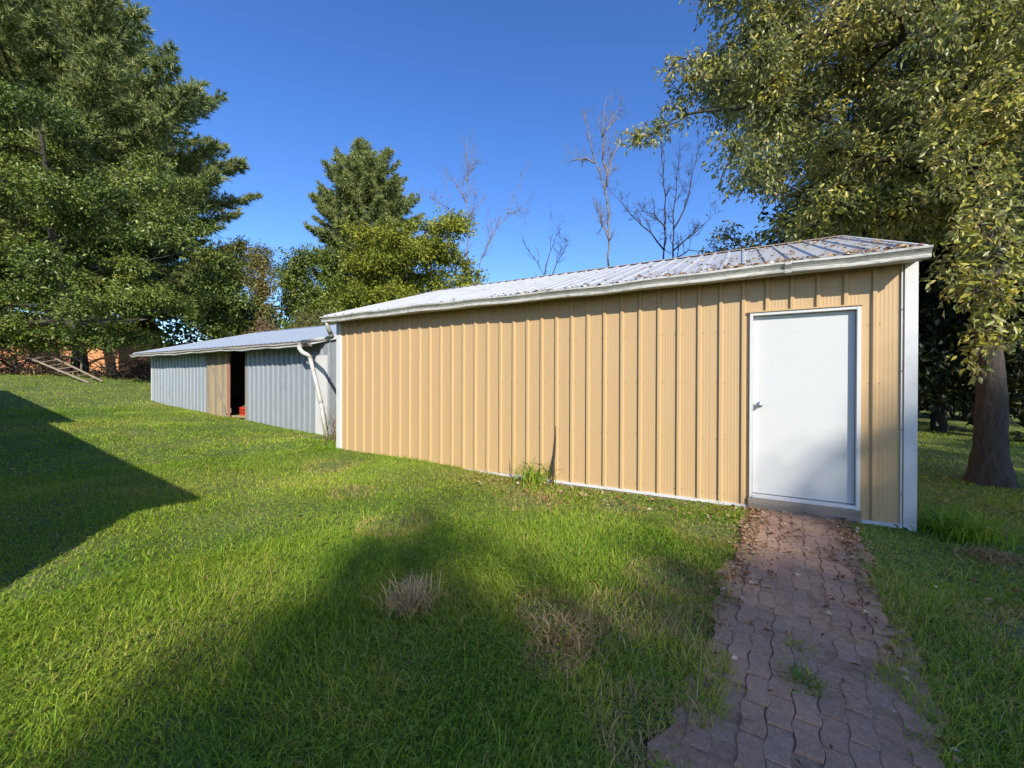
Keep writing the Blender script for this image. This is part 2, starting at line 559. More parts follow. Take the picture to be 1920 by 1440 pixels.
# door
fr = MB(); y0, y1 = WALL_Y - .034, WALL_Y + .075
fw_ = .032
fr.box(DX0 - .010, DX0 - .010 + fw_, y0, y1, DZ0 - .02, DZ1 + .01)
fr.box(DX1 + .010 - fw_, DX1 + .010, y0, y1, DZ0 - .075, DZ1 + .01)
fr.box(DX0 - .010 + fw_, DX1 + .010 - fw_, y0 + .001, y1, DZ1 + .01 - fw_, DZ1 + .009)
frame = fr.build('door_frame', MT['white'], shed, bevel=.003)
b = MB(); b.box(DX0 - .03, DX1 + .025, WALL_Y - .045, WALL_Y - .0, DZ1 + .012, DZ1 + .026); b.build('drip_cap', MT['tan'], shed)
b = MB(); b.box(DX0 + fw_ - .01, DX1 - fw_ + .01, WALL_Y - .040, WALL_Y + .075, DZ0 - .022, DZ0 + .012); b.build('door_sill', MT['white'], shed, bevel=.003)
b = MB(); b.box(DX0 + fw_ - .007, DX1 - fw_ + .007, WALL_Y + .028, WALL_Y + .072, DZ0 + .020, DZ1 - fw_ + .006)
door = b.build('door', MT['door'], shed, bevel=.003)
kx, kz, ky = DX0 + .085, 1.185, WALL_Y + .028
b = MB()
b.tube([(kx, ky + .001, kz), (kx, ky - .006, kz), (kx, ky - .010, kz)], [.034, .034, .026], 20)
b.tube([(kx, ky - .008, kz), (kx, ky - .034, kz)], .010, 12)
b.tube([(kx, ky - .030, kz), (kx, ky - .036, kz), (kx, ky - .050, kz), (kx, ky - .062, kz), (kx, ky - .066, kz)], [.012, .023, .028, .024, .012], 20)
b.build('door_knob', MT['steel'], door, True)
b = MB(); b.box(kx - .064, kx - .048, ky - .004, ky + .002, kz - .055, kz + .01); b.build('latch_plate', MT['steel'], door)
# weathered boards under the door
b = MB(); b.box(DX0 - .02, DX1 + .018, WALL_Y - .052, WALL_Y + .05, .028, DZ0 - .026); b.build('sill_board', MT['woodx'], shed, bevel=.004)
b = MB(); b.box(DX0 - .012, DX1 + .004, WALL_Y - .042, WALL_Y + .05, -.12, .024); b.build('sill_board', MT['woodx'], shed, bevel=.004)
# screws
b = MB()
for i in range(35):
    u = RIB0 + RIB * i
    for z in (.14, .77, 1.43, 2.02):
        if DX0 - .03 < u < DX1 + .03: continue
        for du in ((.042,) if i % 2 else (.042, -.042)):
            b.tube([(u + du, WALL_Y - .001, z), (u + du, WALL_Y - .006, z)], .0045, 6)
for z in (.35, .98, 1.55, 2.15):
    b.tube([(1.372, WALL_Y - .018, z), (1.372, WALL_Y - .026, z)], .006, 6)
tag(b.build('screw_heads', MT['screw'], shed), kind='stuff')

# roof
RX0, RX1 = -6.93, 1.465


def roof_sheet(u0, u1, first, ya, za, yb, zb, mat, parent, name='roof_panel', depth=.02):
    pr = rib_profile(u0, u1, first, depth, .0015)
    d = Vector((0, yb - ya, zb - za)).normalized(); nrm = Vector((0, -d.z, d.y))
    if nrm.z < 0: nrm = -nrm
    b = MB()
    b.strip([(u, ya + nrm.y * o, za + nrm.z * o) for u, o in pr], [(u, yb + nrm.y * o, zb + nrm.z * o) for u, o in pr])
    b.strip([(u, ya + nrm.y * -.006, za - .006) for u, o in pr], [(u, yb + nrm.y * -.006, zb - .006) for u, o in pr])
    return b.build(name, mat, parent)


k = 0
u = RX0
RR0 = RX0 + .10
while u < RX1 - .01:
    u2 = min(u + .9144, RX1)
    dz = .0015 if k % 2 else 0
    roof_sheet(u, u2, RR0, EAVE_Y - .03, EAVE_Z - .03 * RS + dz, RIDGE_Y, RIDGE_Z + dz, MT['roof'], shed)
    roof_sheet(u, u2, RR0, BACK_Y + .24, EAVE_Z + dz, RIDGE_Y, RIDGE_Z + dz, MT['roof'], shed)
    u = u2; k += 1
b = MB()
b.strip([(x, RIDGE_Y - .10, RIDGE_Z - .10 * RS + .024) for x in (RX0, RX1)], [(x, RIDGE_Y, RIDGE_Z + .034) for x in (RX0, RX1)])
b.strip([(x, RIDGE_Y, RIDGE_Z + .034) for x in (RX0, RX1)], [(x, RIDGE_Y + .16, RIDGE_Z - .16 * RS + .030) for x in (RX0, RX1)])
b.build('ridge_cap', MT['ridge'], shed)
# rake trim
for x0, x1 in ((RX1 - .006, RX1 + .022), (RX0 - .022, RX0 + .006)):
    for ya, yb in ((EAVE_Y - .02, RIDGE_Y), (RIDGE_Y, BACK_Y + .22)):
        za, zb = gt(ya) + .03, gt(yb) + .03
        b = MB(); n = len(b.v)
        for (y, z) in ((ya, za), (yb, zb)):
            b.v += [(x0, y, z - .10), (x1, y, z - .10), (x1, y, z + .028), (x0, y, z + .028)]
        b.f += [(3, 2, 1, 0), (4, 5, 6, 7), (0, 1, 5, 4), (1, 2, 6, 5), (2, 3, 7, 6), (3, 0, 4, 7)]
        b.build('rake_trim', MT['white'], shed)
b = MB(); b.box(RX0 + .01, RX1 - .008, EAVE_Y + .012, EAVE_Y + .034, EAVE_Z - .112, EAVE_Z - .018); b.build('fascia_board', MT['white'], shed)
b = MB(); b.box(RX0 + .012, RX1 - .01, EAVE_Y + .036, WALL_Y - .024, EAVE_Z - .085, EAVE_Z - .073); b.build('soffit', MT['wood'], shed)


def gutter(x0, x1, yf, zb, parent, sagf, depth=.10, hgt=.105, n=90, mat=None):
    """K-style gutter hung on the eave; yf is its front foot"""
    prof = [(depth, hgt), (depth, .0), (.010, 0), (.002, .006), (.0, .022), (.002, .038), (-.008, .056), (-.030, hgt * .76), (-.036, hgt * .80), (-.036, hgt), (-.024, hgt), (-.024, hgt - .012)]
    b = MB(); rows = []
    for i in range(n + 1):
        x = x0 + (x1 - x0) * i / n
        sy, sz = sagf(x)
        rows.append([(x, yf + v + sy, zb + h_ + sz) for v, h_ in prof])
    for i in range(n): b.strip(rows[i], rows[i + 1])
    for r in (rows[0], rows[-1]): b.quad(*r[:10])
    return b.build('gutter', mat or MT['gutter'], parent)


gutter(RX0 - .04, RX1 + .03, WALL_Y - .292, GUT_Z, shed, lambda x: (.006 * math.sin(x * 3.1) + .004 * math.sin(x * 7.7), .008 * math.sin(x * 1.3 + 1) + .005 * math.sin(x * 5.1)), depth=.062)
# gutter seams / hangers
for x in (-4.2, -1.05, .42):
    b = MB(); pr = [(.064, -.004), (.006, -.004), (-.004, .004), (-.006, .022), (-.004, .036), (-.014, .052), (-.036, .076), (-.042, .082), (-.042, .108)]
    b.strip([(x - .03, WALL_Y - .285 + v, GUT_Z + h_ + .004) for v, h_ in pr], [(x + .03, WALL_Y - .285 + v, GUT_Z + h_ + .004) for v, h_ in pr])
    b.build('gutter_joint', MT['gutter'], shed)
# downspout from the tan shed's gutter across to the low shed
b = MB()
b.tube([(-6.84, WALL_Y - .25, GUT_Z + .02), (-6.86, WALL_Y - .24, GUT_Z - .07), (-6.92, WALL_Y - .16, GUT_Z - .13), (-6.95, WALL_Y - .10, GUT_Z - .19)], [.038, .040, .042, .042], 10)
b.tube([(-6.95, WALL_Y - .12, GUT_Z - .17), (-7.05, WALL_Y + .0, GUT_Z - .235), (-7.35, WALL_Y + .13, GUT_Z - .25)], [.044, .046, .046], 10)
b.build('downspout_elbow', MT['gutter'], shed, True)
b = MB(); b.tube([(-7.30, WALL_Y + .11, GUT_Z - .247), (-9.34, 6.27, 2.40)], .044, 10); b.build('downspout', MT['gutter'], shed, True)

# ------------------------------------------------------------------ low galvanized shed
low = empty('low_shed', ((S0 + S1) / 2, SH_Y + 4, .3), 'low galvanized metal shed with an open plank doorway and sagging gutter', 'shed')
SE_Y, SE_Z, SR_Y, SR_Z = 6.27, 2.415, 10.65, 3.63
SS = (SR_Z - SE_Z) / (SR_Y - SE_Y)
SX0, SX1 = -18.95, -9.0
OP0, OP1 = -14.45, -12.55
stop_ = SE_Z + (SH_Y - SE_Y) * SS - .03
SRIB = S0 + .11
edges_l = [S0]
while edges_l[-1] < S1 - .01: edges_l.append(min(edges_l[-1] + .9144, S1))
for a, c in zip(edges_l[:-1], edges_l[1:]):
    for u0, u1 in ((a, min(c, OP0)), (max(a, OP1), c)):
        if u1 - u0 > .03:
            zb = float(gz((u0 + u1) / 2, SH_Y)) - .12
            wall_sheet(u0, u1, SRIB, SH_Y + (.0015 if int(a * 10) % 2 else 0), zb, stop_, MT['galv'], low, depth=.034)
SB_Y = SR_Y + (SR_Y - SH_Y)
st = lambda v: SE_Z + SS * (v - SE_Y) - .03 if v < SR_Y else SR_Z - SS * (v - SR_Y) - .03
for x, sg in ((S0, -1), (S1 - .012, 1)):
    v = SH_Y + .01
    while v < SB_Y - .05:
        v2 = min(v + .9144, SB_Y)
        if v < SR_Y - .01 < v2: v2 = SR_Y
        side_sheet(v, v2, SH_Y + .12, x, float(gz(x, v)) - .12, st, sg, MT['galv'], low, 'end_panel')
        v = v2
b = MB(); b.box(S0 + .01, S1 - .02, SB_Y, SB_Y + .02, -.1, st(SB_Y)); b.build('back_wall', MT['galv'], low)
k, u = 0, SX0
while u < SX1 - .01:
    u2 = min(u + .9144, SX1); dz = .0015 if k % 2 else 0
    roof_sheet(u, u2, SX0 + .1, SE_Y, SE_Z + dz, SR_Y, SR_Z + dz, MT['galvroof'], low)
    roof_sheet(u, u2, SX0 + .1, SB_Y + .4, SE_Z + dz, SR_Y, SR_Z + dz, MT['galvroof'], low)
    u = u2; k += 1
b = MB()
b.strip([(x, SR_Y - .14, SR_Z - .14 * SS + .028) for x in (SX0, SX1)], [(x, SR_Y, SR_Z + .04) for x in (SX0, SX1)])
b.strip([(x, SR_Y, SR_Z + .04) for x in (SX0, SX1)], [(x, SR_Y + .14, SR_Z - .14 * SS + .028) for x in (SX0, SX1)])
b.build('ridge_cap', MT['galvroof'], low)
b = MB(); b.box(SX0 + .02, SX1 - .02, SE_Y + .012, SE_Y + .05, SE_Z - .13, SE_Z - .012); b.build('fascia_board', MT['wood'], low)
for x0, x1 in ((SX1 - .004, SX1 + .02), (SX0 - .02, SX0 + .004)):
    b = MB()
    for (y, z) in ((SE_Y, SE_Z), (SR_Y, SR_Z)):
        b.v += [(x0, y, z - .09), (x1, y, z - .09), (x1, y, z + .026), (x0, y, z + .026)]
    b.f += [(3, 2, 1, 0), (4, 5, 6, 7), (0, 1, 5, 4), (1, 2, 6, 5), (2, 3, 7, 6), (3, 0, 4, 7)]
    b.build('rake_trim', MT['white'], low)
sag = lambda x: (.012 * math.sin(x * 1.9), -.022 * abs(math.sin((x + .4) * .72)) + .010 * math.sin(x * 3.3) + .006 * math.sin(x * 8.1))
gutter(SX0 - .02, -9.36, SE_Y - .085, SE_Z - .125, low, sag, depth=.08, hgt=.085, n=120)
# downspout at the corner
b = MB()
b.tube([(-9.40, SE_Y - .04, 2.32), (-9.385, SE_Y - .035, 2.24), (-9.33, SE_Y + .0, 2.15), (-9.24, SE_Y + .06, 2.09), (-9.15, SE_Y + .13, 2.03)], [.048, .052, .054, .052, .048], 10)
b.build('downspout_elbow', MT['gutter'], low, True)
b = MB()
b.tube([(-9.19, SE_Y + .10, 2.06), (-8.99, SE_Y + .23, 1.05), (-8.955, SE_Y + .25, .86)], .046, 10)
b.tube([(-8.96, SE_Y + .25, .90), (-8.83, SE_Y + .30, .06)], .050, 10)
b.build('downspout', MT['gutter'], low, True)
b = MB(); b.box(S1 - .33, S1 + .015, SH_Y - .045, SH_Y - .020, -.1, 2.09); b.box(S1 - .001, S1 + .015, SH_Y - .0195, SH_Y + .05, -.1, 2.09)
b.build('corner_board', MT['white'], low)
b = MB(); b.box(S0 - .012, S0 + .05, SH_Y - .026, SH_Y + .08, .5, stop_); b.build('corner_trim', MT['white'], low)
# doorway
zdoor = float(gz(-13.4, SH_Y))
b = MB(); b.box(OP1 - .06, OP1 - .002, SH_Y - .01, SH_Y + .09, zdoor - .1, stop_ - .005); b.build('door_post', MT['wood'], low)
b = MB(); b.box(OP0, OP1 - .062, SH_Y - .005, SH_Y + .08, stop_ - .13, stop_ - .01); b.build('door_header', MT['wood'], low)
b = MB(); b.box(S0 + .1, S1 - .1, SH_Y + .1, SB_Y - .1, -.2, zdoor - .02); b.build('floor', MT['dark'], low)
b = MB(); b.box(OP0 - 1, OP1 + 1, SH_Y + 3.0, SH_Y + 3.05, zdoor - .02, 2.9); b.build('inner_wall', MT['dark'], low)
# plank door, swung a little open
L0, L1 = -14.62, -13.33
z0d, z1d = zdoor - .03, stop_ + .01
b = MB()
b.box(L0 + .02, L1 - .02, SH_Y - .040, SH_Y - .012, z1d - .34, z1d - .20)
pdoor = b.build('plank_door', MT['wood'], low)
b = MB(); b.box(L0 + .02, L1 - .02, SH_Y - .040, SH_Y - .012, z0d + .16, z0d + .30); b.build('ledge', MT['wood'], pdoor)
tag(pdoor, 'weathered plank door standing beside the dark opening')
np_ = 9
for i in range(np_):
    a = L0 + (L1 - L0) * i / np_; c = L0 + (L1 - L0) * (i + 1) / np_
    mt = MT['wood'] if i in (0, 3, 6) else (MT['wood_red'] if i == np_ - 1 else MT['wood_tan'])
    b = MB(); jy = random.uniform(-.004, .004)
    b.box(a + .010, c - .010, SH_Y - .072 + jy, SH_Y - .042, z0d + random.uniform(-.03, .03), z1d - (.0 if i < 3 else random.uniform(0, .04)))
    b.build('plank', mt, pdoor, bevel=.003)
b = MB(); b.beam((L0 + .12, SH_Y - .082, z1d - .25), (L1 - .12, SH_Y - .082, z0d + .12), .02, .10, (0, 0, 1)); b.build('brace', MT['wood'], pdoor)
b = MB(); b.beam((L0 + .06, SH_Y - .075, z0d), (L0 + .06, SH_Y - .075, z1d), .12, .028, (0, 1, 0)); b.build('stile', MT['wood'], pdoor)
b = MB(); b.box(L0 + .02, L0 + .30, SH_Y - .098, SH_Y - .090, z1d - .25, z1d - .17); b.build('hinge', MT['wire'], pdoor)

# red crate inside the doorway and the board it stands on
cr = MB(); cx, cy, cz = -12.98, SH_Y + .30, zdoor + .06
crate = empty('crate', (cx, cy, cz), 'small red plastic crate just inside the dark shed doorway', 'crate')
for (x0, x1, y0, y1) in ((-.21, .21, -.16, -.145), (-.21, .21, .145, .16), (-.21, -.195, -.145, .145), (.195, .21, -.145, .145)):
    b = MB()
    for z0, z1 in ((.0, .05), (.085, .135), (.17, .25)):
        b.box(cx + x0, cx + x1, cy + y0, cy + y1, cz + z0, cz + z1)
    long = (x1 - x0) > .1
    for t in (0, .33, .66, .94):
        if long: b.box(cx + x0 + t * .42, cx + x0 + t * .42 + .025, cy + y0 + .002, cy + y1 - .002, cz + .01, cz + .2)
        else: b.box(cx + x0 + .002, cx + x1 - .002, cy + y0 + t * .28, cy + y0 + t * .28 + .02, cz + .01, cz + .2)
    b.build('crate_side', MT['crate'], crate)
b = MB(); b.box(cx - .195, cx + .195, cy - .145, cy + .145, cz, cz + .012); b.build('crate_bottom', MT['crate'], crate)
b = MB(); nn = 9
for i in range(nn):
    for j in range(nn):
        x, y = (i / (nn - 1) - .5) * .36, (j / (nn - 1) - .5) * .26
        h_ = .24 + .09 * max(0, 1 - (x / .2) ** 2 - (y / .16) ** 2) + random.uniform(-.02, .02)
        b.v.append((cx + x, cy + y, cz + h_))
b.f = [(i * nn + j, (i + 1) * nn + j, (i + 1) * nn + j + 1, i * nn + j + 1) for i in range(nn - 1) for j in range(nn - 1)]
tag(b.build('sacking', MT['rag'], None, True), 'crumpled tan cloth heaped on top of the red crate', 'cloth')
b = MB(); b.box(-13.32, -12.64, SH_Y - .02, SH_Y + .6, zdoor + .005, zdoor + .058)
tag(b.build('doorstep_board', MT['wood_tan'], None, bevel=.004), 'weathered board lying across the doorway under the red crate', 'board')

# ------------------------------------------------------------------ trees
def leaf_tris(P, A, Nn, ln, wd, tint, fold=.25):
    """folded two-triangle leaves; P base, A axis, Nn normal"""
    A = unit(A); S = unit(np.cross(A, Nn)); Nn = np.cross(S, A)
    ln = ln[:, None]; wd = wd[:, None]
    mid = P + A * ln * .45 - Nn * ln * .02
    v = np.stack([P, mid + S * wd * .5 + Nn * wd * fold, P + A * ln - Nn * ln * .12, mid - S * wd * .5 + Nn * wd * fold], 1)
    n = len(P); i = np.arange(n)[:, None] * 4
    T = np.concatenate([i + [[0, 1, 2]], i + [[0, 2, 3]]], 1).reshape(-1, 3)
    return v.reshape(-1, 3), T, np.repeat(tint, 2)


def bez(a, b, c, n):
    t = np.linspace(0, 1, n)[:, None]
    return (1 - t) ** 2 * a + 2 * t * (1 - t) * b + t * t * c


def leafy_tree(name, label, base, clumps, lm, bm, leaf, nleaf, tr, trunk_pts=None, droop=.35, group=None, seed=1, cat='tree', twigs=True, lowfrac=.5, tintc=.45, ratio=.5, flat=1.0):
    r = np.random.default_rng(seed)
    base = np.array(base, float); clumps = np.asarray(clumps, float)
    root = empty(name, base, label, cat, group)
    topz = clumps[:, 2].max()
    cen = np.average(clumps[:, :3], axis=0, weights=clumps[:, 3])
    if trunk_pts is None:
        tp = np.array([cen[0] * .7 + base[0] * .3, cen[1] * .7 + base[1] * .3, base[2] + (topz - base[2]) * .85])
        n = 10; t = np.linspace(0, 1, n)[:, None]
        trunk = base * (1 - t) + tp * t
        trunk[1:-1, :2] += r.normal(0, tr * .35, (n - 2, 2))
    else:
        trunk = np.asarray(trunk_pts, float)
    base_low = trunk[0] - np.array([0, 0, .25])
    m = MB()
    rad = tr * np.linspace(1, .12, len(trunk)) ** .9; rad[0] *= 1.25
    m.tube(np.vstack([base_low, trunk]), np.r_[rad[0] * 1.25, rad], 12)
    if name == 'maple_tree':
        m = MB(); K = 90; S_ = 40
        kk = np.linspace(0, len(trunk) - 1, K); kz = np.concatenate([[0], kk])
        cen_ = np.stack([np.interp(kk, np.arange(len(trunk)), trunk[:, c]) for c in range(3)], -1); rr0 = np.interp(kk, np.arange(len(trunk)), rad)
        cen_[0, 2] -= .2
        th = np.linspace(0, 2 * math.pi, S_, endpoint=False)
        for j in range(K):
            z = cen_[j, 2]
            ridge = np.abs(np.sin(th * 6.5 + 1.4 * np.sin(z * 2.3) + .8 * np.sin(z * 5.9 + th * 2))) + .5 * np.abs(np.sin(th * 11 + 2.1 * np.sin(z * 4.1 + 1)))
            fl = 1 + .16 * math.exp(-(z - trunk[0, 2]) / .16) * (1 + .4 * np.sin(th * 4 + .6)) if z > trunk[0, 2] - .3 else 1.2
            rj = rr0[j] * (1 + .085 * (ridge - .8) + .03 * np.sin(z * 17 + th * 5)) * fl
            m.v += [(cen_[j, 0] + rj[i] * math.cos(th[i]), cen_[j, 1] + rj[i] * math.sin(th[i]), z) for i in range(S_)]
        m.f = [(j * S_ + i, j * S_ + (i + 1) % S_, (j + 1) * S_ + (i + 1) % S_, (j + 1) * S_ + i) for j in range(K - 1) for i in range(S_)]
    m.build('trunk', bm, root, True)
    L = MB()
    allP, allA, allN, allL, allW, allT = [], [], [], [], [], []
    wsum = (clumps[:, 3] ** 2).sum()
    # skeleton: every clump grows from the nearest wood already there
    tt = np.linspace(0, len(trunk) - 1, 40)
    tp = np.stack([np.interp(tt, np.arange(len(trunk)), trunk[:, c]) for c in range(3)], -1)
    trd = np.interp(tt, np.arange(len(trunk)), rad)
    hmin = base[2] + lowfrac * .45 * (topz - base[2])
    ok_ = tp[:, 2] > min(hmin, clumps[:, 2].min() + .5 * (topz - clumps[:, 2].min()))
    NP = [p for p in tp[ok_]]; ND = [0.0] * len(NP); PAR = [-1] * len(NP); CNT = [0] * len(NP); TR = list(trd[ok_]); n0 = len(NP)
    paths = []
    axisxy = tp[len(tp) // 2]
    order = np.argsort(np.linalg.norm(clumps[:, :3] - np.array(NP).mean(0), axis=1))
    ends = {}
    for ci in order:
        c = clumps[ci, :3]
        arr = np.array(NP); dist = np.linalg.norm(arr - c, axis=1)
        cost = dist + .45 * np.array(ND) + .8 * np.clip(arr[:, 2] - c[2], 0, None)
        k = int(np.argmin(cost)); a_ = arr[k]
        d_ = np.linalg.norm(c - a_)
        mid = (a_ + c) / 2 + np.array([0, 0, .10 * d_]) + r.normal(0, .09 * d_, 3)
        nseg = max(3, int(d_ / .45)); pts = bez(a_, mid, c, nseg + 1)
        pts[1:-1] += r.normal(0, .03, pts[1:-1].shape) * min(1, d_)
        idxs = [k]
        for p_ in pts[1:]:
            NP.append(p_); ND.append(ND[idxs[-1]] + d_ / nseg); PAR.append(idxs[-1]); CNT.append(0); TR.append(0); idxs.append(len(NP) - 1)
        paths.append(idxs); ends[ci] = pts
    load = np.zeros(len(NP))
    for idxs in paths:
        j = idxs[-1]
        while j >= n0: load[j] += 1; j = PAR[j]
    for idxs in paths:
        rr_ = [max(.007, .013 * load[j] ** .55 * (tr / .3) ** .5) for j in idxs[1:]]
        L.tube([NP[j] for j in idxs], [rr_[0] * 1.1] + rr_, 5, False)
    for ci, (cx, cy, cz, cr) in enumerate(clumps):
        c = np.array([cx, cy, cz]); pts = ends[ci]
        n = max(8, int(nleaf * cr * cr / wsum)); per = 10; nt_ = max(2, n // per)
        o = pts[-1] + r.normal(0, .25 * cr, (nt_, 3))
        o[:, 2] = pts[-1][2] + (o[:, 2] - pts[-1][2]) * flat
        d = unit(r.normal(0, 1, (nt_, 3)) * [1, 1, flat] + np.array([0, 0, .1])); ln = cr * r.uniform(.55, 1.15, nt_)
        e = o + d * ln[:, None]; e[:, 2] -= droop * ln * (.6 if flat == 1 else .4 * r.random(nt_))
        if twigs:
            for j in range(0, nt_, 3): L.tube([c, (o[j] + e[j]) / 2, e[j]], [.010, .007, .003], 3, False)
        t = r.uniform(.3, 1.05, (nt_, per, 1))
        P = (o[:, None] * (1 - t) + e[:, None] * t) + r.normal(0, leaf * .6, (nt_, per, 3))
        A = unit(d)[:, None] + r.normal(0, .7, (nt_, per, 3)); A[..., 2] -= droop
        Nn = r.normal(0, .6, (nt_, per, 3)) + np.array([0, 0, .8]) + unit(P - c) * .5
        P = P.reshape(-1, 3); A = A.reshape(-1, 3); Nn = Nn.reshape(-1, 3)
        ll = leaf * r.uniform(.65, 1.25, len(P))
        ct = r.normal(0, .12)
        allP.append(P); allA.append(A); allN.append(Nn); allL.append(ll); allW.append(ll * ratio * r.uniform(.8, 1.2, len(P)))
        allT.append(np.clip(r.normal(tintc + ct, .17, len(P)), 0, 1))
    L.build('branches', bm, root, True)
    v, T, ti = leaf_tris(np.concatenate(allP), np.concatenate(allA), np.concatenate(allN), np.concatenate(allL), np.concatenate(allW), np.concatenate(allT))
    o = link('crown', tri_mesh('crown', v, T, ti), lm, root)
    return root


def in_poly(x, y, poly):
    c = False; n = len(poly)
    for i in range(n):
        x1, y1 = poly[i]; x2, y2 = poly[(i + 1) % n]
        if (y1 > y) != (y2 > y) and x < (x2 - x1) * (y - y1) / (y2 - y1) + x1: c = not c
    return c


def crown_clumps(poly, depth, thick, n, rmin, rmax, seed=3, extra=()):
    """clump centres filling a crown whose outline, seen from the yard, is poly (photo px at that distance)"""
    r = np.random.default_rng(seed)
    px = [p[0] for p in poly]; py = [p[1] for p in poly]
    out = []
    guard = 0
    while len(out) < n and guard < 20000:
        guard += 1
        x, y = r.uniform(min(px), max(px)), r.uniform(min(py), max(py))
        rr = r.uniform(rmin, rmax); rp = rr * F_PX / depth * .75
        if not all(in_poly(x + dx * rp, y + dy * rp, poly) for dx, dy in ((0, 0), (1, 0), (-1, 0), (0, 1), (0, -1))): continue
        dd = depth + r.uniform(-1, 1) * thick
        p = at(x, y, dd)
        if any(np.linalg.norm(p - np.array(o[:3])) < .55 * (rr + o[3]) * .7 for o in out): continue
        out.append((*p, rr))
    for x, y, dd, rr in extra: out.append((*at(x, y, dd), rr))
    return out


def pine(name, label, base, height, prof, seed=1, tuft=.2, nn=12, dens=1.0, group=None, tr=.28, step=.027, up_=.12):
    r = np.random.default_rng(seed)
    base = np.array(base, float)
    root = empty(name, base, label, 'tree', group)
    m = MB(); n = 12
    tr_pts = [base + np.array([.15 * math.sin(i * .8), .15 * math.cos(i * .7), height * i / (n - 1) - (.25 if i == 0 else 0)]) for i in range(n)]
    m.tube(tr_pts, list(np.linspace(tr, .02, n)), 10); m.build('trunk', MT['bark_dark'], root, True)
    B = MB(); tc, td = [], []
    h = .12 * height
    while h < height * .985:
        f = h / height
        R = prof(f); nb = 6 if R > 1 else 5
        a0 = r.uniform(0, 6.28)
        for k in range(nb):
            a = a0 + 6.28 * k / nb + r.normal(0, .22); ln = R * r.uniform(.78, 1.12)
            o = base + np.array([0, 0, h + r.uniform(-.2, .2)])
            d = np.array([math.cos(a), math.sin(a), 0])
            rise = (up_ + .7 * f ** 2) * ln
            e = o + d * ln + np.array([0, 0, rise]); c = o + d * ln * .55 + np.array([0, 0, rise * .18 - .05 * ln])
            pts = bez(o, c, e, 6)
            B.tube(pts, list(np.linspace(.02 + .012 * ln, .006, 6)), 4, False)
            ns = max(3, int(ln * 5.5 * dens))
            for t in np.linspace(.28, 1, ns):
                p = (1 - t) ** 2 * o + 2 * t * (1 - t) * c + t * t * e
                sl = (1.08 - t) * ln * .42 * r.uniform(.5, 1.1) + .14
                for sg in (-1, 1):
                    perp = np.array([-d[1], d[0], 0]) * sg
                    dir_ = unit(perp * .75 + d * .75 + np.array([0, 0, .4]) + r.normal(0, .2, 3))
                    q = p + dir_ * sl
                    if r.random() < .4: B.tube([p, q], [.008, .004], 3, False)
                    for tt in np.arange(.35, 1.05, max(.16, .16 / sl)):
                        tc.append(p + dir_ * sl * tt + r.normal(0, .05, 3)); td.append(dir_)
                tc.append(p); td.append(unit(e - c))
        h += height * step * r.uniform(.8, 1.25)
    tc.append(base + [0, 0, height]); td.append(np.array([0, 0, 1.]))
    B.build('branches', MT['bark_dark'], root, True)
    tc, td = np.array(tc), np.array(td)
    N_ = len(tc)
    A = unit(td[:, None] * .9 + np.array([0, 0, .25]) + r.normal(0, .62, (N_, nn, 3)))
    P = np.repeat(tc[:, None], nn, 1)
    S = unit(np.cross(A, r.normal(0, 1, (N_, nn, 3))))
    ln = tuft * r.uniform(.7, 1.2, (N_, nn, 1)); wd = tuft * .085
    v = np.stack([P - S * wd, P + S * wd, P + A * ln + S * wd * .25], 2).reshape(-1, 3)
    T = np.arange(len(v)).reshape(-1, 3)
    tint = np.clip(np.repeat(r.normal(.5, .16, N_), nn) + r.normal(0, .08, N_ * nn), 0, 1)
    link('crown', tri_mesh('crown', v, T, tint), MT['needle'], root)
    return root


def on_ground(x, y_, depth):
    p = at(x, y_, depth); return np.array([p[0], p[1], float(gz(p[0], p[1]))])


# left: pine behind, broadleaf in front
pb = on_ground(105, 700, 27)
pine('pine_tree', 'tall dense white pine rising behind the broad leafy tree at the lawn edge', pb, 30.0,
     lambda f: 9.8 * min(1, ((1 - f) / .55)) ** 1.15 + .3, seed=4, tuft=.42, nn=11, dens=.62, tr=.4, step=.0175, up_=.2)
poly = [(-260, 120), (-120, 60), (60, 150), (160, 215), (260, 225), (330, 285), (395, 330), (425, 400), (405, 470), (430, 560), (400, 640), (330, 650), (250, 672), (200, 650), (120, 655), (60, 650), (0, 660), (-260, 670)]
cl = crown_clumps(poly, 18.5, 2.8, 125, .5, 1.1, 5, [(x, 632 + 14 * math.sin(x * .21), 17.6 + .5 * math.sin(x), .62) for x in range(-40, 262, 21)])
leafy_tree('broadleaf_tree', 'large mid green leafy tree with low sweeping branches over the ladder', on_ground(150, 700, 20), cl, MT['cherry'], MT['bark'],   .145, 110000, .28, flat=.42, droop=.45, seed=11, lowfrac=.35)
poly = [(380, 480), (420, 470), (470, 520), (480, 640), (380, 650), (330, 640), (360, 560)]
leafy_tree('broadleaf_tree', 'dark leafy tree behind the far end of the low metal shed', on_ground(410, 690, 24), crown_clumps(poly, 24, 1.5, 22, .6, 1.0, 15), MT['cherry'], MT['bark_dark'], .18, 16000, .15, seed=12, tintc=.33)

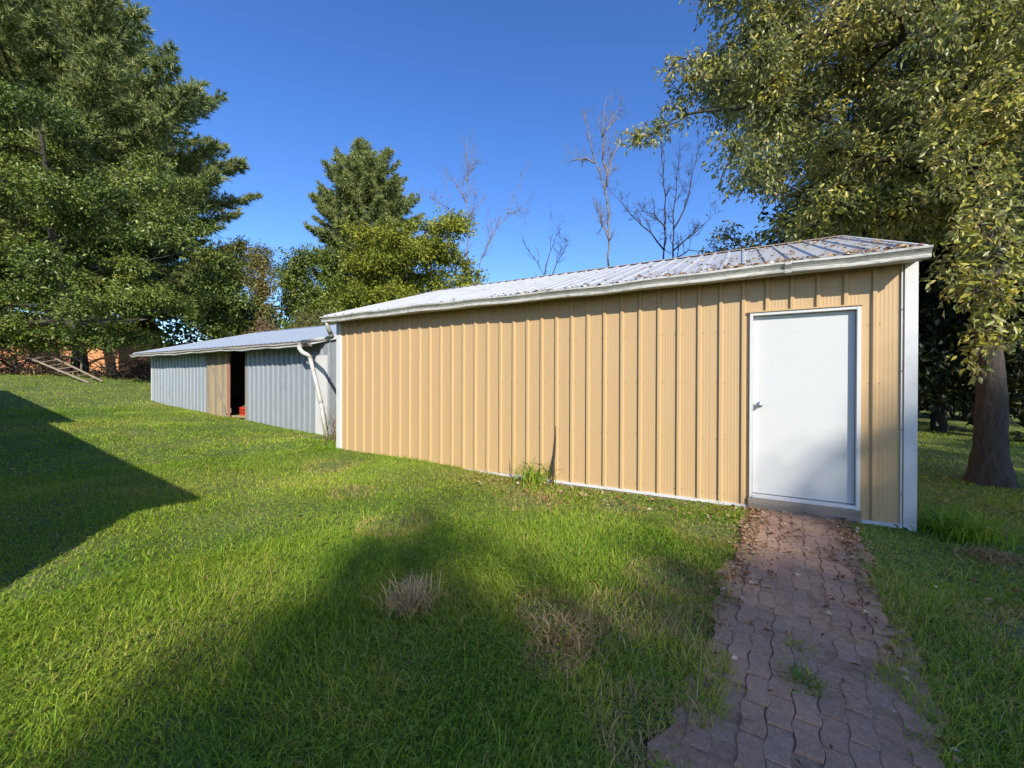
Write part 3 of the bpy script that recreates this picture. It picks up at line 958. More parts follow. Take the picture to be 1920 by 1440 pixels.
# middle distance
pb = on_ground(688, 700, 34)
ptop = at(682, 285, 34)[2]
pine('pine_tree', 'white pine standing alone against the sky behind the yellow green tree', pb, float(ptop - pb[2]),
     lambda f: 4.1 * min(1, (1 - f) / .34) ** .62 + .1, seed=9, tuft=.36, nn=12, dens=.95, tr=.35)
poly = [(615, 440), (650, 415), (700, 405), (730, 395), (790, 408), (850, 395), (885, 420), (900, 470), (903, 520), (885, 560), (800, 600), (700, 640), (640, 620), (640, 560), (655, 520), (640, 480)]
leafy_tree('broadleaf_tree', 'bright yellow green rounded tree behind the tan shed roof', on_ground(770, 700, 25), crown_clumps(poly, 25, 2.0, 62, .55, 1.1, 21), MT['yellowgreen'], MT['bark'], .19, 38000, .2, flat=.5, seed=13, droop=.4)
poly = [(455, 500), (470, 450), (495, 440), (515, 480), (515, 600), (490, 640), (450, 620)]
leafy_tree('slim_tree', 'slim yellowing tree with a pale stem behind the low shed', on_ground(491, 700, 24), crown_clumps(poly, 24, .6, 20, .4, .7, 22), MT['olive'], MT['bark_pale'], .14, 9000, .07, seed=14, tintc=.62)
poly = [(510, 480), (545, 470), (600, 450), (650, 470), (655, 540), (640, 610), (560, 620), (520, 600)]
leafy_tree('broadleaf_tree', 'dark green tangled tree between the slim tree and the yellow green one', on_ground(580, 700, 29), crown_clumps(poly, 29, 1.4, 34, .6, 1.1, 23), MT['cherry'], MT['bark'], .2, 18000, .16, seed=15)
poly = [(410, 470), (440, 440), (465, 445), (470, 520), (430, 560), (400, 540)]
leafy_tree('broadleaf_tree', 'small olive tree with an open top beside the tall pine', on_ground(438, 700, 30), crown_clumps(poly, 30, 1, 14, .5, .9, 24), MT['olive'], MT['bark'], .18, 7000, .1, seed=16, tintc=.4)
poly = [(460, 620), (480, 600), (520, 590), (540, 610), (545, 650), (450, 655)]
leafy_tree('dry_bush', 'dry brown bush just above the low shed roof', on_ground(500, 700, 23), crown_clumps(poly, 23, .5, 12, .3, .5, 25), MT['brownbush'], MT['bark'], .09, 5000, .05, seed=17, cat='bush')
poly = [(535, 590), (580, 570), (640, 580), (660, 610), (640, 640), (540, 645)]
leafy_tree('vine_thicket', 'olive brush tangle with pale bare vines beside the tan shed eave', on_ground(590, 700, 22), crown_clumps(poly, 22, .6, 16, .35, .6, 26), MT['olive'], MT['bark_pale'], .10, 7000, .05, seed=18, cat='brush', tintc=.5)
poly = [(242, 690), (255, 670), (285, 672), (292, 700), (288, 725), (250, 720)]
leafy_tree('reddish_shrub', 'reddish pink leaved shrub at the far corner of the low shed', on_ground(266, 720, 20.5), crown_clumps(poly, 20.5, .3, 9, .22, .35, 27), MT['pinkbush'], MT['bark'], .08, 3500, .03, seed=19, cat='shrub')


# dead trees
def bare_tree(name, label, base, limbs, depth, r0, mat, seed, group=None, twig=1.0, levels=3):
    """limbs: px polylines; the first is the stem"""
    r = np.random.default_rng(seed); r0 *= .5
    root = empty(name, base, label, 'dead tree', group)
    m, t_ = MB(), MB()

    def grow(p, d, ln, rad, lev):
        n = 5; pts = [p]
        dd = d.copy()
        for i in range(n):
            dd = unit(dd + r.normal(0, .13, 3) + np.array([0, 0, .10])); pts.append(pts[-1] + dd * ln / n)
        t_.tube(pts, list(np.linspace(rad, max(rad * .3, .0045), n + 1)), 4 if lev > 1 else 3, False)
        if lev <= 0: return
        for k in range(int(r.integers(3, 6))):
            i = int(r.integers(1, n + 1)); q = pts[i]
            nd = unit(dd + r.normal(0, .65, 3) + np.array([0, 0, .15]))
            grow(np.array(q), nd, ln * r.uniform(.35, .65), rad * .5, lev - 1)

    for j, lim in enumerate(limbs):
        off = 0 if j == 0 else r.uniform(-.6, .6)
        P = np.array([at(x, y, depth + off * (i / max(1, len(lim) - 1))) for i, (x, y) in enumerate(lim)])
        if j == 0: P = np.vstack([np.array(base) - [0, 0, .2], P])
        k = r0 if j == 0 else r0 * .62
        # resample
        seg = np.r_[0, np.cumsum(np.linalg.norm(np.diff(P, axis=0), axis=1))]
        tt = np.linspace(0, seg[-1], max(8, int(seg[-1] / .6)))
        Q = np.stack([np.interp(tt, seg, P[:, c]) for c in range(3)], -1)
        Q[1:-1] += r.normal(0, .045, Q[1:-1].shape)
        rad = k * np.linspace(1, .18, len(Q))
        (m if j == 0 else t_).tube(Q, list(rad), 7)
        start = max(2, int(len(Q) * (.55 if j == 0 else .15)))
        for i in range(start, len(Q)):
            for rep in range(2):
                if r.random() < .8 * twig:
                    d = unit(Q[i] - Q[i - 1]); nd = unit(d + r.normal(0, .75, 3))
                    grow(Q[i], nd, r.uniform(.5, 1.5) * (1.15 - .6 * i / len(Q)) * (depth / 28), rad[i] * .45 + .005, levels - 1)
    m.build('trunk', mat, root, True)
    t_.build('branches', mat, root, True)
    return root


G = 'leafless dead trees against the sky'
bare_tree('dead_tree', 'pale bare dead tree with a straight spire beside the yellow green crown', on_ground(878, 700, 34), [[(878, 690), (877, 450), (876, 360), (875, 270)], [(876, 380), (850, 340), (838, 330)], [(877, 420), (905, 375)], [(876, 340), (890, 300)]], 34, .17, MT['bark_pale'], 31, G)
bare_tree('dead_tree', 'thin bare dead sapling partly hidden by the yellow green crown', on_ground(838, 700, 36), [[(840, 690), (840, 420), (836, 330)], [(838, 390), (800, 365)]], 36, .08, MT['bark_pale'], 32, G)
bare_tree('dead_tree', 'leaning bare dead tree slanting up from the yellow green crown', on_ground(880, 700, 32), [[(885, 690), (900, 490), (925, 440), (955, 395), (978, 340), (985, 325)], [(912, 460), (935, 415)], [(950, 400), (985, 390)]], 32, .13, MT['bark_pale'], 33, G)
bare_tree('dead_tree', 'short forked bare dead tree just above the roof ridge', on_ground(1025, 700, 30), [[(1028, 690), (1022, 515), (1005, 490), (985, 460)], [(1022, 515), (1025, 490), (1040, 450), (1048, 415)], [(1036, 515), (1050, 480), (1072, 450)]], 30, .13, MT['bark'], 34, G)
bare_tree('dead_tree', 'tallest bare dead tree with a pale forked top beside the dark one', on_ground(1142, 700, 30), [[(1142, 690), (1141, 500), (1143, 420), (1136, 360), (1120, 310), (1105, 270), (1095, 215)], [(1138, 350), (1140, 330), (1130, 300), (1130, 240), (1138, 180)], [(1138, 345), (1150, 290), (1158, 270)], [(1142, 450), (1128, 420), (1120, 385)], [(1130, 255), (1165, 195)], [(1118, 305), (1100, 297), (1072, 300)]], 30, .24, MT['bark_pale'], 35, G)
bare_tree('dead_tree', 'dark many stemmed bare tree under the maple branch tip', on_ground(1248, 700, 26), [[(1248, 690), (1246, 490), (1248, 400), (1244, 330), (1240, 270), (1240, 220)], [(1258, 500), (1262, 440), (1262, 380), (1272, 320), (1275, 260)], [(1246, 470), (1215, 430), (1180, 400), (1150, 365)], [(1262, 430), (1290, 380), (1300, 320), (1310, 260)], [(1248, 430), (1225, 400), (1200, 395)], [(1262, 470), (1300, 440), (1340, 400)], [(1252, 495), (1290, 470), (1330, 470)]], 26, .17, MT['bark_dark'], 36, G, twig=1.1)

# right: silver maple whose trunk stands beyond the tan shed's corner
tb = on_ground(1856, 908, 5.95)
trunk = [tb + np.array([dx, dy, dz]) for dx, dy, dz in ((0, 0, 0), (.0, .0, .5), (.02, .02, 1.2), (.02, .15, 2.2), (.15, .6, 3.4), (.3, 1.2, 4.6), (.35, 1.9, 6.2), (.3, 2.4, 8.2), (.2, 2.6, 10.5))]
poly = [(1232, 150), (1270, 100), (1330, 85), (1350, 30), (1290, -30), (1340, -170), (2020, -190), (2020, 480), (1960, 500), (1760, 470), (1560, 470), (1440, 470), (1420, 380), (1370, 330), (1340, 230), (1300, 210)]
ex = [(1185, 252, 8.6, .24), (1200, 262, 8.6, .24), (1225, 250, 8.7, .26), (1250, 235, 8.8, .26), (1262, 200, 8.8, .22), (1270, 170, 8.7, .2), (1285, 215, 8.9, .24), (1255, 130, 8.3, .2), (1285, 110, 8.3, .25), (1305, 140, 8.4, .3),
      (1860, 520, 5.4, .28), (1830, 545, 5.4, .26), (1880, 560, 5.35, .26), (1850, 590, 5.35, .25), (1800, 530, 5.6, .25), (1890, 610, 5.3, .2), (1845, 640, 5.35, .22), (1830, 670, 5.35, .17), (1905, 640, 5.4, .22), (1870, 480, 5.6, .3), (1790, 500, 5.8, .25),
      (1840, 420, 5.6, .3), (1885, 440, 5.6, .3), (1820, 462, 5.7, .28), (1862, 385, 5.8, .32), (1850, 350, 6.0, .32), (1880, 490, 5.5, .25), (1400, 470, 9.6, .45), (1360, 440, 9.8, .3), (1345, 470, 10, .35)]
cl = crown_clumps(poly, 9.6, 1.9, 300, .33, .7, 41, ex)
cl += crown_clumps([(1660, -120), (2010, -120), (2010, 520), (1740, 450)], 6.9, .8, 60, .28, .48, 43)
leafy_tree('maple_tree', 'big silver maple with a thick furrowed trunk beyond the white corner trim', tb, cl, MT['maple'], MT['bark'],   .115, 170000, .19, trunk, flat=.6, droop=.7, seed=42, lowfrac=.5, ratio=.42, tintc=.5)

# dark wood behind the maple
G = 'trees of the dark wood beyond the maple'
spots = [(1760, 13, 'slender dark tree in the wood close behind the tan shed corner'), (1960, 11.5, 'dark tree of the wood beside the maple trunk'), (1820, 17, 'dark tree of the wood seen past the maple trunk'),
         (1560, 16, 'dark leafy tree of the wood rising over the tan roof peak'), (1430, 19, 'dark leafy tree of the wood at the clearing edge beside the bare stems'), (1690, 20, 'deep shaded tree of the wood behind the roof end'),
         (2050, 15, 'dark tree of the wood well past the maple trunk'), (1900, 22, 'far shaded tree of the wood between nearer stems')]
for i, (px, dep, lab) in enumerate(spots):
    b0 = on_ground(px, 800, dep); r = np.random.default_rng(60 + i)
    hmax = {1430: 6.0, 1560: 10.0}.get(px, 17)
    wid = 2.6 if px != 1430 else 1.9
    cl = []
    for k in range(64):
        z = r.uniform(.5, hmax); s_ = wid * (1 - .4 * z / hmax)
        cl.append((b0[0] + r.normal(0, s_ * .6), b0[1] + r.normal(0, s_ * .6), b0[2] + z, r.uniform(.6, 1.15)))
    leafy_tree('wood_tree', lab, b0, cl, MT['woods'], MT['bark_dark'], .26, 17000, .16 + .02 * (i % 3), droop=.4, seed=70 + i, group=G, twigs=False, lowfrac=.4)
# far wood as one mass
r = np.random.default_rng(5)
P, A = [], []
for k in range(260):
    px = r.uniform(1420, 2300); dep = r.uniform(24, 34)
    g = on_ground(px, 800, dep); c = g + np.array([0, 0, r.uniform(0, 11)])
    n = 90
    P.append(c + r.normal(0, .9, (n, 3)))
P = np.concatenate(P); P[:, 2] = np.maximum(P[:, 2], gz(P[:, 0], P[:, 1]))
n = len(P)
v, T, ti = leaf_tris(P, r.normal(0, 1, (n, 3)), r.normal(0, 1, (n, 3)), r.uniform(.3, .55, n), r.uniform(.2, .35, n), np.clip(r.normal(.4, .2, n), 0, 1))
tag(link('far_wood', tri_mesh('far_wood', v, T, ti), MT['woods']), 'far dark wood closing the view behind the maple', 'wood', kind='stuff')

r = np.random.default_rng(6); P = []
for k in range(240):
    px = r.uniform(-300, 760); dep = r.uniform(38, 46)
    g = on_ground(px, 700, dep); P.append(g + np.array([0, 0, r.uniform(0, 9.0 if px < 430 else 6.0)]) + r.normal(0, 1.0, (80, 3)))
P = np.concatenate(P); P[:, 2] = np.maximum(P[:, 2], gz(P[:, 0], P[:, 1])); n = len(P)
v, T, ti = leaf_tris(P, r.normal(0, 1, (n, 3)), r.normal(0, 1, (n, 3)), r.uniform(.35, .6, n), r.uniform(.2, .35, n), np.clip(r.normal(.35, .2, n), 0, 1))
tag(link('far_treeline', tri_mesh('far_treeline', v, T, ti), MT['cherry']), 'far green treeline low behind the sheds', 'treeline', kind='stuff')

# ------------------------------------------------------------------ left background: outbuilding, fence, ladder
ob0, ob1 = on_ground(-140, 700, 20.5), on_ground(222, 700, 22.5)
dirv = ob1 - ob0; dirv[2] = 0; ol = np.linalg.norm(dirv); dirv /= ol; onr = np.array([-dirv[1], dirv[0], 0])
if onr @ np.array([ob0[0], ob0[1], 0]) < 0: onr = -onr
zb = min(ob0[2], ob1[2]) - .3
out = empty('outbuilding', (ob0 + ob1) / 2, 'faded orange clapboard outbuilding under the leafy tree', 'building')


def ob(s_, d, z): return tuple(ob0 + dirv * s_ + onr * d + np.array([0, 0, z - ob0[2]]))


b = MB()
for f0 in (((0, .03), (ol, .03), (ol, 4), (0, 4)),):
    pts = f0
    for i in range(4):
        p, q = pts[i], pts[(i + 1) % 4]
        b.quad(ob(*p, zb), ob(*q, zb), ob(*q, zb + 3.0), ob(*p, zb + 3.0))
b.build('wall', MT['orange'], out)
for k in range(16):
    b = MB(); z = zb + .05 + k * .18
    b.quad(ob(0, .0, z), ob(ol, .0, z), ob(ol, .022, z + .185), ob(0, .022, z + .185))
    b.quad(ob(0, .028, z), ob(ol, .028, z), ob(ol, .0, z), ob(0, .0, z))
    b.build('clapboard', MT['orange'], out)
b = MB()
b.quad(ob(-.3, -.4, zb + 2.9), ob(ol + .3, -.4, zb + 2.9), ob(ol + .3, 2.1, zb + 3.7), ob(-.3, 2.1, zb + 3.7))
b.quad(ob(-.3, 4.4, zb + 2.9), ob(ol + .3, 4.4, zb + 2.9), ob(ol + .3, 2.1, zb + 3.7), ob(-.3, 2.1, zb + 3.7))
b.build('roof', MT['shingle'], out)

fence = empty('wire_fence', on_ground(60, 705, 19), 'sagging wire fence on thin posts in front of the orange building', 'fence')
fp = [on_ground(x, 705, d) for x, d in ((-60, 18.3), (30, 18.6), (110, 19.0), (153, 19.2), (215, 19.6))]
for p in fp:
    b = MB(); b.tube([p - [0, 0, .2], p + [random.uniform(-.05, .05), 0, 1.25]], .035, 6); b.build('post', MT['bark_pale'], fence)
b = MB()
for p, q in zip(fp[:-1], fp[1:]):
    for h_ in np.arange(.08, 1.2, .11): b.tube([p + [0, 0, h_], (p + q) / 2 + [0, 0, h_ - .04], q + [0, 0, h_]], .004, 3, False)
    for t in np.arange(0, 1, .14 / np.linalg.norm(q - p)): b.tube([p * (1 - t) + q * t + [0, 0, .05], p * (1 - t) + q * t + [0, 0, 1.17]], .0035, 3, False)
tag(b.build('wire_mesh', MT['wire'], fence), kind='stuff')

lad = empty('ladder', on_ground(165, 705, 17.6), 'old grey wooden ladder lying slanted against the wire fence', 'ladder')
a1, b1 = at(18, 656, 18.2), on_ground(166, 705, 17.4) + [0, 0, .06]
a2, b2 = at(55, 648, 18.6), on_ground(192, 702, 17.9) + [0, 0, .10]
for p, q in ((a1, b1), (a2, b2)):
    b = MB(); b.beam(p, q, .04, .06); b.build('rail', MT['wood'], lad)
for t in np.linspace(.08, .92, 9):
    b = MB(); b.beam(a1 * (1 - t) + b1 * t, a2 * (1 - t) + b2 * t, .028, .028); b.build('rung', MT['wood'], lad)
lim = at(118, 668, 18.0); 
b = MB(); b.tube([on_ground(112, 705, 18.2) + [0, 0, .9], at(140, 670, 18.3), at(165, 660, 18.6), at(178, 650, 18.8)], [.05, .045, .035, .02], 6)
b.tube([at(152, 700, 18.4), at(153, 672, 18.5)], [.035, .03], 6)
tag(b.build('fallen_limb', MT['bark_pale'], None, True), 'broken grey limb caught on the wire fence above the ladder', 'branch')

b = MB(); r = np.random.default_rng(33)
for k in range(130):
    px = r.uniform(-40, 235); g = on_ground(px, 705, r.uniform(18.2, 20.2)); a_ = r.uniform(0, 6.28); L_ = r.uniform(.5, 1.6); e_ = r.uniform(.05, .9)
    d_ = np.array([math.cos(a_), math.sin(a_), e_]) * L_; p0 = g + [0, 0, r.uniform(0, .7)]
    b.tube([p0, p0 + d_ * .5 + r.normal(0, .06, 3), p0 + d_], [.022, .015, .006], 4, False)
tag(b.build('brush_pile', MT['bark'], None, True), 'heap of dead brown sticks and branches around the old ladder', 'brush pile', kind='stuff')
# brush along the far lawn edge
r = np.random.default_rng(12)
n = 2600
t = r.uniform(0, 1, n); a_, b_ = on_ground(-120, 705, 18.0), on_ground(285, 705, 20.5)
P = a_ * (1 - t[:, None]) + b_ * t[:, None] + np.c_[r.normal(0, .45, n), r.normal(0, .45, n), np.zeros(n)]
P[:, 2] = gz(P[:, 0], P[:, 1])
v, T, ti = leaf_tris(P, r.normal(0, .7, (n, 3)) + [0, 0, 1], r.normal(0, 1, (n, 3)), r.uniform(.12, .42, n), r.uniform(.03, .07, n), np.clip(r.normal(.4, .25, n), 0, 1))
tag(link('weed_verge', tri_mesh('weed_verge', v, T, ti), MT['brownbush']), 'dry brown weeds along the foot of the wire fence', 'weeds', kind='stuff')

# ------------------------------------------------------------------ house beside the yard (its corner throws the sharp shadow)
e1 = unit(np.array([-.992, .127])); e2 = np.array([-e1[1] * -1 * -1, 0]); e2 = np.array([-.127, -.992])
HC = np.array([-1.72, -1.22])
house = empty('house', (*(HC + e1 * 8 + e2 * 4), 0), 'cream sided house whose corner shadows the lawn', 'house')


def hp(s_, d, z):
    p = HC + e1 * s_ + e2 * d; return (float(p[0]), float(p[1]), z)


def block(s0, s1, d0, d1, h_, ov=.35, rise=1.3):
    b = MB(); c = [(s0 + ov, d0 + ov), (s1 - ov, d0 + ov), (s1 - ov, d1 - ov), (s0 + ov, d1 - ov)]
    for i in range(4):
        p, q = c[i], c[(i + 1) % 4]
        b.quad(hp(*p, -.4), hp(*q, -.4), hp(*q, h_), hp(*p, h_))
    b.build('wall', MT['house'], house)
    b = MB(); m_ = (d0 + d1) / 2
    b.quad(hp(s0, d0, h_), hp(s1, d0, h_), hp(s1, m_, h_ + rise), hp(s0, m_, h_ + rise))
    b.quad(hp(s0, d1, h_), hp(s1, d1, h_), hp(s1, m_, h_ + rise), hp(s0, m_, h_ + rise))
    for s_ in (s0 + ov, s1 - ov): b.quad(hp(s_, d0 + .1, h_), hp(s_, d1 - .1, h_), hp(s_, m_, h_ + rise - .03))
    b.quad(hp(s0, d0, h_ - .02), hp(s1, d0, h_ - .02), hp(s1, d1, h_ - .02), hp(s0, d1, h_ - .02))
    b.build('roof', MT['shingle'], house)
    for s_ in (s0 + 1.6, s0 + 4.2):
        b = MB(); y_ = d0 + ov - .02
        b.quad(hp(s_, y_, .9), hp(s_ + 1, y_, .9), hp(s_ + 1, y_, 2.1), hp(s_, y_, 2.1)); b.build('window', MT['glass'], house)


block(0, 9.5, 0, 8, 3.0)
block(9.5, 18, -.45, 8.4, 3.02)

# ------------------------------------------------------------------ tall trees across the yard (their soft shade lies on grass, path and door)
sdir = np.array([-math.sin(SUN_PHI), math.cos(SUN_PHI)]); cdir = np.array([-sdir[1] * -1, 0]); cdir = np.array([math.cos(SUN_PHI), math.sin(SUN_PHI)])
TAN = math.tan(SUN_EL)
prof_c = [-1.7, -1.3, -.9, -.65, -.15, .5, .75, .9, 1.4, 2.6, 3.3, 3.8, 4.3, 4.9, 5.6, 7, 8.3, 9, 9.6, 10.5, 13, 16, 22]
prof_s = [1.2, 2.1, 3.3, 4.0, 4.55, 4.4, 3.9, 2.9, 2.5, 2.4, 2.7, 3.9, 4.6, 5.2, 5.7, 5.8, 6.3, 9.5, 13.5, 16.5, 19, 22, 23]
Ld = 27.0


def shade_clumps(c0, c1, n, seed, zlo=3.0):
    r = np.random.default_rng(seed); out = []
    for k in range(n):
        c = r.uniform(c0, c1); rr = r.uniform(.45, .9)
        if 1.1 < c < 3.4 and r.random() < .42: continue
        L_ = Ld + r.uniform(-1.5, 1.5)
        tops = min(np.interp(c + dc * rr, prof_c, prof_s) for dc in (-.8, -.4, 0, .4, .8))
        ztop = (L_ + tops) * TAN - rr * .95
        z = ztop - abs(r.normal(0, 1)) * 2.2 if k % 3 else r.uniform(zlo, ztop)
        if k % 5 == 0: z = ztop
        p = -sdir * L_ + cdir * c
        out.append((p[0], p[1], max(z, zlo), rr))
    return out


G = 'tall shade trees across the yard from the sheds'
for i, (c0, c1, n, lab) in enumerate(((-1.6, 3.4, 110, 'tall shade tree opposite the paver path'), (3.4, 8.5, 110, 'tall shade tree opposite the white door'), (8.5, 14, 110, 'tall shade tree opposite the maple trunk'), (14, 21, 130, 'tallest shade tree opposite the dark wood'))):
    cl = shade_clumps(c0, c1, n, 90 + i)
    bx, by = -sdir * Ld + cdir * (c0 + c1) / 2
    leafy_tree('shade_tree', lab, (bx, by, float(gz(bx, by))), cl, MT['cherry'], MT['bark'], .30, 14000, .3, seed=95 + i, group=G, twigs=False)

# ------------------------------------------------------------------ grass
def vnoise(X, Y, s_, seed):
    r = np.random.default_rng(seed); z = 0
    for k in range(6):
        a = r.uniform(0, 6.28); fx, fy = math.cos(a) * s_ * r.uniform(.6, 1.9), math.sin(a) * s_ * r.uniform(.6, 1.9)
        z = z + np.sin(fx * X + fy * Y + r.uniform(0, 6.28) + 1.3 * np.sin(fy * .7 * X - fx * .6 * Y + k))
    return z / 6


def path_coord(X, Y):
    dx, dy = X - PB[0], Y - PB[1]
    return dx * pd[0] + dy * pd[1], dx * pn[0] + dy * pn[1]


BARE = [(-.62, 2.55, .22), (-1.08, 2.35, .16), (-.85, 1.95, .13), (-.15, 2.6, .2), (2.0, 4.75, .26), (-.25, 4.25, .3), (-.3, 1.75, .2), (-3.0, 3.0, .3), (-4.3, 3.6, .25), (-2.2, 4.4, .3), (-1.2, 4.7, .25), (-5.8, 4.4, .35), (-.45, 3.2, .25), (1.5, 3.4, .3), (1.3, 2.5, .2), (2.6, 4.1, .35)]


def lawn(n, dmin, dmax, lmin, lmax, wid, seed, xmin=-60):
    r = np.random.default_rng(seed)
    m = n * 3
    # even spread over the wedge the lens sees
    d = np.sqrt(r.uniform(dmin ** 2, dmax ** 2, m))
    ang = np.radians(r.uniform(-56, 56, m)) + YAW
    X, Y = -d * np.sin(ang), d * np.cos(ang)
    keep = np.ones(m, bool)
    keep &= ~((X > W0 - .02) & (X < W1 + .01) & (Y > WALL_Y - .01))
    keep &= ~((X > S0) & (X < S1) & (Y > SH_Y - .02))
    keep &= ~((X < DX1 + .1) & (X > DX0 - .06) & (Y > WALL_Y - .12))
    s_, c_ = path_coord(X, Y)
    half = PW / 2 - .05 + .06 * np.sin(s_ * 5.3) * np.sin(s_ * 2.1 + np.sign(c_)) + .03 * np.sin(s_ * 17 + c_)
    inp = (np.abs(c_) < half) & (s_ > -1) & (s_ < plen + .1)
    fade = np.exp(-np.clip(half - np.abs(c_), 0, 1) / .035) * .35
    keep &= ~inp | (r.random(m) < .006 + fade)
    for bx, by, br in BARE: keep &= ~((np.hypot(X - bx, Y - by) < br * r.uniform(.5, 1.1, m)) & (r.random(m) < .75))
    keep &= (X > xmin) & (X < 14) & (Y < 22)
    keep &= (r.random(m) < .45) | ~((Y > 7.2) & (X > 1.6))
    keep &= ~((Y > 6) & (X > -8.9) & (X < -7))
    X, Y = X[keep][:n], Y[keep][:n]; m = len(X)
    Z = gz(X, Y) - .006
    tall = .75 + .3 * np.clip((3.2 - np.hypot(X, Y)) / 2, 0, 1) + .5 * vnoise(X, Y, 2.1, 2) + .3 * vnoise(X, Y, 6, 3)
    ln = r.uniform(lmin, lmax, m) * np.clip(tall, .55, 1.5)
    edge = np.abs(np.abs(path_coord(X, Y)[1]) - PW / 2) < .12
    # wind-flopped lean, coherent in patches
    la = 3.0 * vnoise(X, Y, 1.5, 5) + r.normal(0, 1.5, m)
    lean = np.clip(r.normal(1.1, .35, m) + .35 * vnoise(X, Y, 3.1, 6), .1, 1.6)
    H = np.stack([np.cos(la), np.sin(la), np.zeros(m)], -1)
    S = np.stack([-np.sin(la), np.cos(la), np.zeros(m)], -1)
    tw = r.uniform(-1.2, 1.2, m)[:, None]
    S = S * np.cos(tw) + H * np.sin(tw) * .7
    upv = np.array([0, 0, 1.])
    B = np.stack([X, Y, Z], -1)
    w_ = (wid * r.uniform(.6, 1.35, m))[:, None]
    k1 = (ln * .55)[:, None]; l1 = lean[:, None]
    mid = B + unit(upv + H * l1 * .55) * k1
    tip = mid + unit(upv * (1 - .55 * l1) + H * l1 * 1.15) * (ln * .6)[:, None]
    tip[:, 2] = np.maximum(tip[:, 2], Z + .01)
    v = np.stack([B - S * w_ * .5, B + S * w_ * .5, mid - S * w_ * .45, mid + S * w_ * .45, tip], 1).reshape(-1, 3)
    i = np.arange(m)[:, None] * 5
    T = np.concatenate([i + [[0, 1, 3]], i + [[0, 3, 2]], i + [[2, 3, 4]]], 1).reshape(-1, 3)
    tint = .50 + .24 * vnoise(X, Y, 1.1, 8) + .17 * vnoise(X, Y, 3.3, 9) + r.normal(0, .12, m)
    dry = vnoise(X, Y, 1.9, 10) + .6 * vnoise(X, Y, 5.1, 11)
    near_wall = np.exp(-np.clip(WALL_Y - Y, 0, 9) / .8) * (X > -4) * .2
    tint = tint + np.where(r.random(m) < .05 + .14 * np.clip(dry - .1, 0, 1) + near_wall, .42, 0)
    right = (X > .9) & (Y > 1.5)
    tint = tint + np.where(right & (r.random(m) < .22), .35, 0) + np.where(right & (r.random(m) < .4), -.35, 0)  # some blades dry; others tinted darker to paint in this side's shade
    sd_ = np.abs(path_coord(X, Y)[1])
    tint = tint + np.where((sd_ < .95) & (r.random(m) < .4 * np.exp(-np.clip(sd_ - .46, 0, 1) / .22)), .38, 0)
    for bx, by, br in BARE: tint = tint + np.where((np.hypot(X - bx, Y - by) < br * 1.3) & (r.random(m) < .55), .45, 0)
    return v, T, np.repeat(np.clip(tint, 0, 1), 3)


parts = [lawn(150000, .9, 4.2, .04, .10, .0046, 1), lawn(130000, 4.0, 9.0, .035, .08, .0068, 2), lawn(80000, 8.5, 18, .035, .075, .014, 3), lawn(36000, 17, 34, .04, .09, .028, 4)]
parts += [lawn(3500, .9, 4.5, .12, .22, .0038, 11)]
V, T, TI, o_ = [], [], [], 0
for v, t, ti in parts:
    V.append(v); T.append(t + o_); TI.append(ti); o_ += len(v)
tag(link('lawn_grass', tri_mesh('lawn_grass', np.concatenate(V), np.concatenate(T), np.concatenate(TI)), MT['grass']), 'long bright green lawn grass sloping up from the paver path', 'grass', kind='stuff')


def tuft(name, label, x, y, n, lmin, lmax, wid, mat, spread, lean, seed, tint=.5, cat='grass tuft', tsd=.2):
    r = np.random.default_rng(seed)
    B = np.stack([x + r.normal(0, spread, n), y + r.normal(0, spread, n), np.zeros(n)], -1); B[:, 2] = gz(B[:, 0], B[:, 1]) - .005
    a = r.uniform(0, 6.28, n); H = np.stack([np.cos(a), np.sin(a), np.zeros(n)], -1); S = np.stack([-np.sin(a), np.cos(a), np.zeros(n)], -1)
    ln = r.uniform(lmin, lmax, n)[:, None]; l_ = np.clip(r.normal(lean, .35, n), .1, 2.2)[:, None]
    m1 = B + unit(np.array([0, 0, 1.]) + H * l_ * .4) * ln * .4; m2 = m1 + unit(np.array([0, 0, 1.]) + H * l_ * 1.2) * ln * .35
    tp = m2 + unit(np.array([0, 0, .6]) * (1 - l_ * .7) + H * l_ * 1.4) * ln * .35; tp[:, 2] = np.maximum(tp[:, 2], B[:, 2] + .01)
    w2 = wid * r.uniform(.6, 1.3, n)[:, None]
    v = np.stack([B - S * w2, B + S * w2, m1 - S * w2, m1 + S * w2, m2 - S * w2 * .8, m2 + S * w2 * .8, tp], 1).reshape(-1, 3)
    i = np.arange(n)[:, None] * 7
    T = np.concatenate([i + [[0, 1, 3]], i + [[0, 3, 2]], i + [[2, 3, 5]], i + [[2, 5, 4]], i + [[4, 5, 6]]], 1).reshape(-1, 3)
    o = link(name, tri_mesh(name, v, T, np.repeat(np.clip(r.normal(tint, tsd, n), 0, 1), 5)), mat)
    return tag(o, label, cat)


def gpt(px, py):
    d = ray(px, py); t = np.linspace(.5, 60, 6000); P = CAM + t[:, None] * d
    i = int(np.argmax(P[:, 2] < gz(P[:, 0], P[:, 1]))); return P[i]


